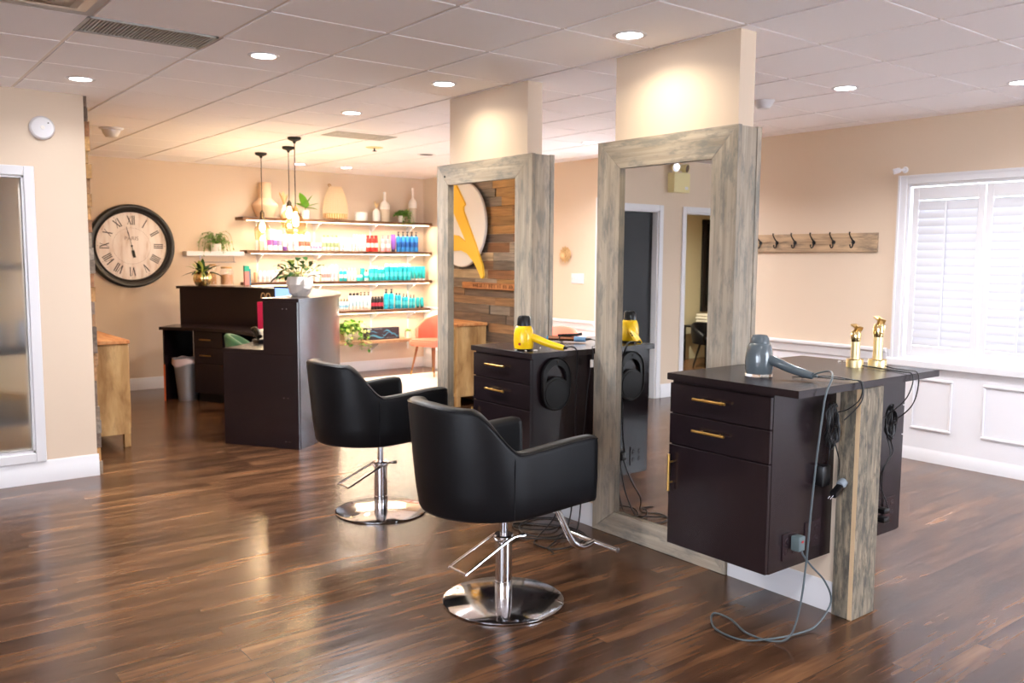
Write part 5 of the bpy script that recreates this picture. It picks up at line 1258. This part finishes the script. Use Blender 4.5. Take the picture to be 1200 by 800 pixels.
bm = B(); lathe(bm, [(0, 0), (.05, 0), (.06, .05), (.055, .05), (0, .045)], seg=20); obj('pot', bm, CERAM, t, world=False)
bm = B()
for k in range(16): a = rnd.uniform(0, 6.28); leaf(bm, (0, 0, .045), (math.cos(a), math.sin(a), rnd.uniform(.3, 1.2)), rnd.uniform(.06, .1), .03, bend=.4, n=4)
obj('leaves', bm, LEAFR, t, world=False, sharp=80)

# ------------------------------------------------------------------ room behind the frosted sidelight
t = thing('storage_rack', 'blurred shelf rack seen through the frosted pane', 'shelf', (.75, 7.2, 0))
for z in (.38, .89, 1.5):
    bm = B(); box(bm, .2, 1.25, 7.05, 7.4, z-.03, z); obj('rack_shelf', bm, BLACKM if z > .5 else GALV, t)
for xa in (.2, 1.22):
    for ya in (7.05, 7.37): bm = B(); box(bm, xa, xa+.03, ya, ya+.03, .001, 1.7); obj('rack_post', bm, BLACKM, t)
for i, (x, r_, h, m, z, lb) in enumerate(((.93, .075, .17, GALV, .8905, 'left grey canister behind the frosted pane'), (1.10, .06, .19, GALV, .8905, 'right grey canister behind the frosted pane'), (.98, .12, .16, CERAM, .3805, 'white basin behind the frosted pane'), (1.0, .11, .12, YELLP, .62, ''))):
    if not lb: continue
    t = thing('canister' if i < 2 else 'basin', lb, 'container', (x, 7.2, z))
    bm = B(); lathe(bm, [(0, 0), (r_*.9, 0), (r_, .02), (r_, h), (r_*.94, h), (r_*.94, .02), (0, .015)], seg=28); obj('vessel', bm, m, t, world=False)
    bm = B(); lathe(bm, [(0, h+.0005), (r_*1.02, h+.0005), (r_, h+.015), (.02, h+.022), (.015, h+.04), (0, h+.04)], seg=24); obj('lid', bm, GALV if i < 2 else YELLP, t, world=False)
# things in the far small room (seen in the near mirror)
t = thing('wall_screen', 'tall black panel on the wall of the back room, seen in the near mirror', 'screen', (-3.6, 9.03, .75))
bm = B(); box(bm, -4.95, -3.93, 9.0, 9.049, .74, 2.19, bev=.004); obj('panel', bm, BLACKP, t)
bm = B(); box(bm, -4.88, -4.0, 8.994, 8.9995, .81, 2.12); obj('panel_glass', bm, pbr('dark_glass', srgb(16, 18, 20), .08), t)
bm = B(); box(bm, -3.48, -3.40, 9.042, 9.0495, .82, .94, bev=.002); tag(obj('wall_plate', bm, WHITE), 'white plate on the back-room wall, seen in the near mirror', 'switch')
t = thing('wash_chair', 'black padded wash chair in the back room, seen in the near mirror', 'chair', (-3.15, 8.1, 0)); tubchair(t, VINYL, BLACKM, .64, .40, .32, math.radians(-90), arms=.5)
t = thing('towel_table', 'black side table carrying folded towels in the back room', 'table', (-3.75, 8.75, 0))
bm = B(); box(bm, -4.1, -3.45, 8.5, 8.98, .52, .55, bev=.003); obj('table_top', bm, BLACKP, t)
for xa in (-4.09, -3.49):
    for ya in (8.51, 8.94): bm = B(); box(bm, xa, xa+.03, ya, ya+.03, .001, .519); obj('leg', bm, BLACKM, t)
for k in range(4):
    bm = B(); box(bm, -3.95+.01*(k % 2), -3.60+.008*(k % 3), 8.55, 8.85, .5508+.045*k, .5508+.045*k+.043, bev=.018, seg=3)
    tag(obj('folded_towel', bm, TOWEL), ['lowest', 'second lowest', 'second highest', 'topmost'][k]+' folded towel of the stack in the back room', 'towel', 'folded towels in the back room')
# emergency light on partition wall, reflected in the near mirror
t = thing('emergency_light', 'cream emergency lighting box with two lamp heads, seen in the near mirror', 'emergency light', (-.59, YP, 2.31))
bm = B(); box(bm, -.725, -.46, YP-.10, YP-.0005, 2.31, 2.525, bev=.004); obj('case', bm, CREAMP, t)
bm = B(); box(bm, -.69, -.64, YP-.102, YP-.1005, 2.345, 2.375); obj('sticker', bm, WHITE, t)
for x in (-.66, -.50):
    bm = B(); lathe(bm, [(0, -.03), (.035, -.03), (.05, .02), (.052, .045), (.046, .045), (.04, .03), (0, .025)], (x, YP-.06, 2.585), axis=(.3 if x > -.6 else -.3, -1, -.2), seg=24); hd = obj('lamp_head', bm, CREAMP, t)
    bm = B(); lathe(bm, [(0, .044), (.045, .042), (.045, .040), (0, .040)], (x, YP-.06, 2.585), axis=(.3 if x > -.6 else -.3, -1, -.2), seg=24); obj('lamp_lens', bm, CHROMEB, hd)
    bm = B(); cyl(bm, (x, YP-.05, 2.5255), (x, YP-.05, 2.56), .01, 8); obj('neck', bm, CREAMP, t)

# ------------------------------------------------------------------ right wall items
t = thing('coat_rack', 'rustic board with black iron hooks on the tan wall', 'coat rack', (XW-.02, 4.4, 1.63))
bm = B(); box(bm, XW-.022, XW-.0005, 3.765, 5.16, 1.642, 1.798, bev=.002); obj('board', bm, RACKW, t)
for y in (3.975, 4.155, 4.343, 4.53, 4.715, 4.89, 5.07):
    x = XW-.0225; z = 1.722; bm = B()
    lathe(bm, [(0, .006), (.012, .006), (.017, .002), (.018, 0), (0, 0)], (x, y, z), axis=(-1, 0, 0), seg=14)
    tube(bm, [(x-.004, y, z+.012), (x-.02, y, z+.022), (x-.045, y, z+.045), (x-.062, y, z+.068), (x-.058, y, z+.082)], [.0075, .006, .005, .005, .0075], 8, smooth=4)
    tube(bm, [(x-.004, y, z-.004), (x-.012, y, z-.035), (x-.03, y, z-.045), (x-.046, y, z-.034), (x-.047, y, z-.018)], [.0075, .006, .005, .005, .007], 8, smooth=4)
    obj('hook', bm, BLACKM, t)
t = thing('security_camera', 'small white camera above the shuttered window corner', 'camera', (XW, 3.59, 2.285))
bm = B(); lathe(bm, [(0, .012), (.02, .012), (.026, 0), (0, 0)], (XW-.0003, 3.57, 2.285), axis=(-1, 0, 0), seg=18); obj('mount', bm, WHITE, t)
bm = B(); cyl(bm, (XW-.012, 3.57, 2.285), (XW-.045, 3.585, 2.283), .008, 10); obj('arm', bm, WHITE, t)
bm = B(); lathe(bm, [(0, -.02), (.018, -.018), (.022, 0), (.022, .035), (.018, .038), (0, .038)], (XW-.055, 3.60, 2.278), axis=(-.6, .8, -.25), seg=18); obj('camera_head', bm, WHITE, t)
t = thing('switch_plate', 'white four-gang switch plate on the wall beyond the counters', 'light switch', (XW, 7.37, 1.27))
bm = B(); box(bm, XW-.007, XW-.0005, 7.27, 7.48, 1.285, 1.40, bev=.002); obj('plate', bm, WHITE, t)
for k in range(4): bm = B(); y = 7.305+.046*k; box(bm, XW-.016, XW-.0075, y-.004, y+.004, 1.333, 1.352, bev=.001); obj('toggle', bm, WHITE, t)
bm = B()
for ring_, n_, rr_, L in ((0, 12, .05, .055), (1, 10, .03, .05), (2, 7, .012, .045)):
    for k in range(n_):
        a = 2*PI*(k+.3*ring_)/n_; leaf(bm, (XW-.012-.012*ring_, 7.57+rr_*math.cos(a), 1.615+rr_*math.sin(a)), (-.25-.25*ring_, math.cos(a), math.sin(a)), L, .038, up=(-1, 0, 0), bend=.05, n=4, fold=.3)
lathe(bm, [(0, .045), (.03, .03), (.06, .012), (.075, 0), (0, 0)], (XW-.001, 7.57, 1.615), axis=(-1, 0, 0), seg=24)
tag(obj('carved_flower', bm, ORNA), 'round pale carved wooden flower hung on the tan wall', 'wall ornament')

# ------------------------------------------------------------------ styling tools
def dryer(name, label, base, hd, body, noz, NH, cordm, cordpts, R=.045, ring=None, H=.19):
    """standing dryer: rear grille down, nozzle up, handle along hd"""
    t = thing(name, label, 'hair dryer', base); hd = Vector(hd).normalized()
    bm = B(); lathe(bm, [(0, .012), (R*.96, .012), (R*1.02, .03), (R*1.05, .06), (R*1.02, .09), (R*.95, .115), (R*.86, .135 if NH < .05 else .128), (R*.74, H-NH), (0, H-NH)], seg=32)
    obj('barrel', bm, body, t, world=False, sharp=60)
    bm = B()
    if ring: lathe(bm, [(0, 0), (R*1.03, 0), (R*1.06, .006), (R*1.03, .0118), (0, .0118)], seg=32)
    else: lathe(bm, [(0, 0), (R*.9, 0), (R*.96, .0118), (0, .0118)], seg=32)
    obj('rear_grille', bm, ring or BLACKP, t, world=False)
    bm = B(); lathe(bm, [(0, H-NH+.0005), (R*.73, H-NH+.0005), (R*.68, H-.014), (R*.52, H), (R*.44, H), (R*.42, H-.01), (0, H-.01)], seg=28); obj('nozzle', bm, noz, t, world=False)
    bm = B(); P_ = [hd*(R*.5)+Vector((0, 0, .082)), hd*(R*1.3)+Vector((0, 0, .070)), hd*(R*2.4)+Vector((0, 0, .048)), hd*(R*3.7)+Vector((0, 0, .030)), hd*(R*4.3)+Vector((0, 0, .024))]
    tube(bm, P_, [.022, .0225, .0205, .0185, .015], 16, smooth=4); h_ = obj('handle', bm, body, t, world=False, sharp=60)
    sd = hd.cross(Vector((0, 0, 1))); bm = B()
    for k in range(2): c = hd*(R*(2.0+.55*k))+Vector((0, 0, .064-.009*k))-sd*.017; lathe(bm, [(0, .006), (.005, .006), (.006, 0), (0, 0)], c, axis=-sd, seg=10)
    obj('switches', bm, BLACKP, h_, world=False)
    bm = B(); e_ = Vector(base)+hd*(R*4.3)+Vector((0, 0, .024)); tube(bm, [e_-hd*.01, e_+hd*.02], [.009, .006], 10); tube(bm, [e_+hd*.01]+[Vector(p) for p in cordpts], .0042, 8, smooth=7); obj('power_cord', bm, cordm, t)
    return t
dryer('hair_dryer', 'grey glossy hair dryer standing on the nearest counter', (3.245, 2.355, CT), (.12, -1, 0), GREYP, GREYP, .035, GCORD,
    [(3.272, 2.09, 1.095), (3.265, 2.02, 1.115), (3.20, 1.965, 1.10), (3.135, 1.950, 1.04), (3.115, 1.952, .93), (3.10, 1.96, .75), (3.085, 1.965, .55), (3.075, 1.97, .35), (3.06, 1.98, .17), (3.03, 2.0, .04), (2.99, 2.055, .007), (2.97, 2.17, .006), (3.03, 2.30, .006), (3.03, 2.385, .006), (2.97, 2.36, .006), (2.895, 2.27, .006), (2.90, 2.14, .006), (3.00, 2.065, .012), (3.14, 2.035, .007), (3.25, 2.02, .02), (3.345, 2.015, .10), (3.30, 2.02, .20), (3.22, 2.035, .28), (3.18, 2.05, .33), (3.178, 2.06, .352)], R=.059, ring=CLEAR, H=.182)
t = thing('power_plug', 'grey plug with red button in the lower outlet of the nearest cabinet', 'plug', (3.178, 2.08, .34))
bm = B(); box(bm, 3.155, 3.201, 2.058, 2.0995, .348, .412, bev=.005, seg=2); obj('plug_body', bm, pbr('plug_grey', srgb(92, 106, 108), .4), t)
bm = B(); box(bm, 3.172, 3.184, 2.0555, 2.0575, .386, .394); obj('reset_button', bm, pbr('red_button', srgb(190, 40, 50), .4), t)
yc = dryer('hair_dryer', 'yellow hair dryer with black nozzle on the counter between the mirrors', (3.05, 3.79, CT2), (.6, -1, 0), YELL, BLACKP, .056, CORD,
    [(3.235, 3.605, 1.085), (3.27, 3.595, 1.07), (3.285, 3.60, 1.02), (3.292, 3.61, .93), (3.29, 3.615, .82), (3.285, 3.61, .65), (3.28, 3.60, .5), (3.25, 3.62, .44), (3.24, 3.635, .40)], R=.055, H=.195)
bm = B(); lathe(bm, [(0, .002), (.007, .002), (.008, 0), (0, 0)], (3.0, 3.765, CT2+.04), axis=(-1, -.5, 0), seg=10); obj('red_light', bm, pbr('red_dot', srgb(170, 30, 40), .4), yc)
# white clips on counters
def clips(pts, z, word):
    for i, (x, y) in enumerate(pts):
        bm = B(); a = i*1.3; ca, sa = math.cos(a)*.012, math.sin(a)*.012
        tube(bm, [(x-ca, y-sa, z+.0045), (x, y, z+.006), (x+ca, y+sa, z+.0045)], [.0035, .0042, .0025], 8, smooth=3)
        tag(obj('hair_clip', bm, CERAM), '%s of the small white clips %s' % (which(i, len(pts)), word), 'hair clip', 'white clips '+word)
clips([(4.0, 2.42), (4.02, 2.40), (4.045, 2.385), (4.07, 2.365)], CT, 'beside the gold clippers')
clips([(3.0, 3.79), (3.02, 3.735), (3.075, 3.715), (3.18, 3.80)], CT2, 'round the yellow dryer')
# curling iron
t = thing('curling_iron', 'rose-gold curling iron with blue ends on the far counter', 'curling iron', (3.56, 3.98, CT2))
p0, p1 = Vector((3.50, 4.10, CT2+.0235)), Vector((3.625, 3.90, CT2+.0225)); dd = (p1-p0).normalized()
bm = B(); tube(bm, [p0, p0.lerp(p1, .70)], .0145, 16); obj('barrel', bm, pbr('rose_gold', srgb(206, 150, 122), .2, 1.), t)
bm = B(); tube(bm, [p0-dd*.012, p0-dd*.0005], .0125, 14); obj('cool_tip', bm, pbr('blue_plastic', srgb(60, 150, 200), .4), t)
bm = B(); tube(bm, [p0.lerp(p1, .705), p1], [.018, .0165], 16); obj('handle', bm, pbr('light_blue_plastic', srgb(120, 160, 196), .4), t)
bm = B(); tube(bm, [p0.lerp(p1, .25)+Vector((0, 0, .017)), p0.lerp(p1, .75)+Vector((0, 0, .026)), p0.lerp(p1, .9)+Vector((0, 0, .034))], .004, 8, flat=2.2); obj('clamp', bm, BLACKP, t)
bm = B(); tube(bm, [(p0.lerp(p1, .35))+Vector((math.cos(2*PI*k/16)*.02, 0, math.sin(2*PI*k/16)*.019)) for k in range(16)], .003, 6, closed=True); obj('stand_loop', bm, BLACKP, t)
bm = B(); tube(bm, [p1, p1+dd*.035+Vector((0, 0, .004))], [.008, .005], 8); tube(bm, [p1+dd*.03+Vector((0, 0, .004)), (3.655, 3.80, CT2+.010), (3.55, 3.70, CT2+.009), (3.46, 3.66, CT2+.010), (3.425, 3.628, CT2+.009), (3.418, 3.612, 1.03), (3.405, 3.620, .94), (3.388, 3.625, .80), (3.370, 3.625, .62), (3.34, 3.622, .50), (3.30, 3.62, .44), (3.27, 3.63, .39)], .0028, 7, smooth=6); obj('power_cord', bm, CORD, t)
bm = B(); box(bm, 3.398, 3.422, 3.612, 3.6135, .955, 1.0); obj('warning_tag', bm, CERAM, t)
# heat mat hanging on the far cabinet side
t = thing('heat_mat', 'black oval silicone mat hanging on the cabinet side under the yellow dryer', 'heat mat', (3.172, 3.655, .75))
yy = 3.656; cx_ = 3.172
def oval(w_, z0, z1, n_=20):
    r_ = w_; return [(cx_+r_*math.cos(PI*k/n_), z1-r_+r_*math.sin(PI*k/n_)) for k in range(n_+1)]+[(cx_+r_*math.cos(PI+PI*k/n_), z0+r_+r_*math.sin(PI+PI*k/n_)) for k in range(n_+1)]
bm = B(); out_ = oval(.104, .725, 1.022); n_ = 24
arch = [(cx_+.074*math.cos(PI*k/n_), .905+.074*math.sin(PI*k/n_)) for k in range(n_+1)]+[(cx_-.074+.148*k/n_, .905-.02+.030*math.sin(PI*k/n_)) for k in range(n_+1)]
vo = [bm.verts.new((a, yy, b)) for a, b in out_]; vh = [bm.verts.new((a, yy, b)) for a, b in arch]
es = [bm.edges.new((vo[i], vo[(i+1) % len(vo)])) for i in range(len(vo))]+[bm.edges.new((vh[i], vh[(i+1) % len(vh)])) for i in range(len(vh))]
r_ = bmesh.ops.triangle_fill(bm, use_beauty=True, use_dissolve=False, edges=es); fs = [g_ for g_ in r_['geom'] if isinstance(g_, bmesh.types.BMFace)]
ex = bmesh.ops.extrude_face_region(bm, geom=fs); bmesh.ops.translate(bm, verts=[v for v in ex['geom'] if isinstance(v, bmesh.types.BMVert)], vec=(0, -.012, 0)); bmesh.ops.recalc_face_normals(bm, faces=bm.faces)
obj('mat_body', bm, MATM, t, flatsh=True)
bm = B(); tube(bm, [(a, yy-.012, b) for a, b in oval(.100, .729, 1.018)], .005, 8, closed=True); obj('mat_rim', bm, BLACKP, t)
bm = B(); lathe(bm, [(0, .006), (.082, .005), (.084, 0), (0, 0)], (cx_, yy-.0125, .820), axis=(0, -1, 0), seg=40); obj('round_pad', bm, MATM, t)
bm = B(); tube(bm, [(cx_, 3.6645, .996), (cx_, 3.64, .996), (cx_, 3.638, 1.006)], .003, 6); obj('hook', bm, CHROMEB, t)
# clippers on gold stands
def clipper(x, y, z, h, r_, big, label, cpts):
    t = thing('hair_clipper', label, 'hair clipper', (x, y, z)); st = thing
    bm = B(); lathe(bm, [(0, 0), (r_, 0), (r_, .032), (r_*.96, .036), (0, .036)], seg=36); obj('stand_base', bm, GOLDM, t, world=False)
    bm = B(); lathe(bm, [(0, .0365), (r_*.98, .0365), (r_*1.0, .038), (r_*.98, .0395), (0, .0395)], seg=36); obj('stand_rim', bm, GOLD, t, world=False)
    bm = B(); w_ = r_*.52; lathe(bm, [(0, .04), (w_, .04), (w_*.98, h*.6), (0, h*.6)], seg=28); obj('grip', bm, GOLDM, t, world=False)
    bm = B(); lathe(bm, [(0, h*.601), (w_*1.0, h*.601), (w_*1.18, h*.66), (w_*1.2, h*.78), (w_*.95, h*.86), (0, h*.87)], seg=28); obj('head', bm, GOLD, t, world=False)
    bm = B(); bw = w_*(1.15 if big else 1.25); prism(bm, [(-bw, -.012, h*.84), (bw, -.012, h*.84), (bw, -.022, h*.93), (-bw, -.022, h*.97)], (0, .010, .006)); prism(bm, [(-bw, -.018, h*.90), (bw, -.018, h*.90), (bw*.96, .016, h*.985), (-bw*.96, .016, h*.985)], (0, 0, .006)); obj('blade', bm, BRASS, t, world=False)
    if big: bm = B(); tube(bm, [(w_*1.1, -.004, h*.80), (w_*1.7, -.006, h*.84), (w_*1.75, -.006, h*.76), (w_*1.65, -.006, h*.70)], .004, 8, smooth=4); obj('taper_lever', bm, GOLD, t, world=False)
    bm = B(); tube(bm, [(x-.0, y-r_+.002, z+.010)]+cpts, .0028, 7, smooth=6); obj('power_cord', bm, CORD, t)
    return t
clipper(3.895, 2.275, CT, .205, .040, False, 'smaller gold trimmer on its round stand', [(3.90, 2.19, CT+.008), (3.888, 2.09, CT+.004), (3.862, 2.01, CT+.005), (3.842, 1.967, 1.068), (3.840, 1.955, 1.03), (3.80, 1.96, .96), (3.765, 2.0, .90), (3.76, 2.06, .85)])
clipper(3.975, 2.205, CT, .245, .043, True, 'larger gold clipper with side lever on its round stand', [(3.968, 2.12, CT+.004), (3.94, 2.04, CT+.005), (3.895, 1.967, 1.068), (3.888, 1.953, 1.02), (3.875, 1.965, .93), (3.845, 2.0, .87), (3.83, 2.06, .83)])
def bundle(c, w_, h, seed, n_, label, extra):
    rnd = random.Random(seed); bm = B(); P_ = []
    for k in range(n_*10):
        a = 2*PI*k/10; j = rnd.uniform(.7, 1.1); P_.append((c[0]+w_*j*math.cos(a)*(.55+.25*math.sin(a*.5)), c[1]+rnd.uniform(-.014, .014), c[2]+h*j*math.sin(a)))
    tube(bm, P_, .0032, 6, smooth=3)
    for e_ in extra: tube(bm, e_, .0027, 7, smooth=6)
    for s_ in (-.002, .004): tube(bm, [(c[0]-.016, c[1]-.018, c[2]+s_), (c[0]+.016, c[1]-.018, c[2]+s_), (c[0]+.016, c[1]+.018, c[2]+s_), (c[0]-.016, c[1]+.018, c[2]+s_)], .003, 6, closed=True)
    return tag(obj('coiled_cord', bm, CORD), label, 'cord')
bundle((3.345, 2.045, .87), .062, .095, 4, 10, 'black coiled cord hanging left of the wooden post', [[(3.30, 2.22, CT+.004), (3.33, 2.12, CT+.012), (3.37, 2.03, CT+.010), (3.405, 1.962, 1.066), (3.408, 1.955, 1.0), (3.38, 1.99, .95), (3.36, 2.03, .93)], [(3.31, 2.18, CT+.004), (3.345, 2.08, CT+.020), (3.385, 1.99, CT+.012), (3.416, 1.958, 1.06), (3.412, 1.955, .98), (3.36, 2.0, .90)], [(3.33, 2.04, .80), (3.33, 2.045, .74), (3.345, 2.06, .70)], [(3.36, 2.04, .80), (3.385, 2.03, .72), (3.405, 2.04, .66), (3.415, 2.05, .64)]])
bundle((3.83, 2.045, .83), .05, .08, 6, 10, 'black coiled cord hanging right of the wooden post', [[(3.82, 2.04, .76), (3.835, 2.03, .70), (3.80, 2.03, .66), (3.77, 2.04, .62), (3.79, 2.06, .55), (3.855, 2.05, .42)], [(3.80, 2.04, .76), (3.81, 2.03, .69), (3.77, 2.03, .64), (3.765, 2.04, .58), (3.80, 2.05, .45)]])
def block(name, label, a, bev=.005, mat=None):
    bm = B(); box(bm, *a, bev=bev, seg=2); return tag(obj(name, bm, mat or BLACKP), label, 'plug')
block('power_adapter', 'square black adapter on the cabinet side left of the post', (3.325, 3.385, 2.066, 2.1095, .60, .69))
t = thing('loose_plug', 'loose black plug with round grey end dangling by the post', 'plug', (3.405, 2.04, .56))
bm = B(); lathe(bm, [(0, -.02), (.018, -.018), (.021, 0), (.018, .016), (0, .018)], (3.425, 2.035, .608), axis=(1, 0, .4), seg=16); obj('round_end', bm, pbr('plug_light', srgb(130, 138, 146), .35), t)
bm = B(); prism(bm, [(3.36, 2.02, .555), (3.42, 2.02, .585), (3.41, 2.02, .61), (3.35, 2.02, .58)], (0, .03, 0), bev=.004); obj('plug_body', bm, BLACKP, t)
for k in range(2): bm = B(); cyl(bm, (3.352, 2.03+.011*k, .568), (3.328, 2.03+.011*k, .556), .002, 6); obj('prong', bm, CHROMEB, t)
block('power_plug', 'upper black plug in the outlet right of the post', (3.835, 3.885, 2.055, 2.1015, .388, .412))
block('power_plug', 'lower black plug in the outlet right of the post', (3.835, 3.885, 2.055, 2.1015, .345, .370))
block('power_plug', 'black plug on the far cabinet side, seen in the near mirror', (3.225, 3.275, 3.62, 3.6555, .37, .42))
bm = B()
for P_ in ([(3.24, 3.635, .37), (3.20, 3.61, .25), (3.12, 3.60, .12), (3.05, 3.66, .008), (2.98, 3.58, .006), (3.02, 3.46, .006), (3.16, 3.45, .006), (3.30, 3.52, .010), (3.33, 3.70, .006), (3.24, 3.85, .006), (3.12, 3.95, .006), (3.08, 3.86, .010), (3.2, 3.72, .014), (3.34, 3.78, .006)],
           [(3.27, 3.635, .37), (3.26, 3.60, .2), (3.20, 3.58, .05), (3.12, 3.62, .010), (3.04, 3.74, .012), (3.10, 3.88, .010), (3.26, 3.96, .006), (3.38, 3.90, .006), (3.36, 3.74, .012), (3.22, 3.64, .016), (3.08, 3.54, .012), (3.0, 3.50, .006), (2.97, 3.42, .006)],
           [(3.34, 3.62, .50), (3.33, 3.60, .3), (3.30, 3.58, .1), (3.24, 3.56, .016), (3.12, 3.56, .018), (3.02, 3.64, .016), (2.98, 3.72, .006), (2.90, 3.70, .006)]):
    tube(bm, P_, .0042, 7, smooth=7)
tag(obj('cord_tangle', bm, CORD), 'tangle of black cords on the floor beside the nearest mirror', 'cord')
SKY, EXPO = 6.5, 1.38
# ------------------------------------------------------------------ world & render settings
w = bpy.data.worlds.new('sky'); S.world = w; w.use_nodes = True
bg = w.node_tree.nodes['Background']; bg.inputs[0].default_value = (.79, .865, 1, 1); bg.inputs[1].default_value = SKY
S.view_settings.view_transform = 'Standard'; S.view_settings.look = 'None'; S.view_settings.gamma = 1
S.view_settings.use_curve_mapping = False; S.view_settings.exposure = EXPO
S.cycles.max_bounces = 10; S.cycles.diffuse_bounces = 5; S.cycles.glossy_bounces = 6; S.cycles.transmission_bounces = 8; S.cycles.transparent_max_bounces = 12
S.cycles.caustics_reflective = False; S.cycles.caustics_refractive = False
S.cycles.sample_clamp_indirect = 6
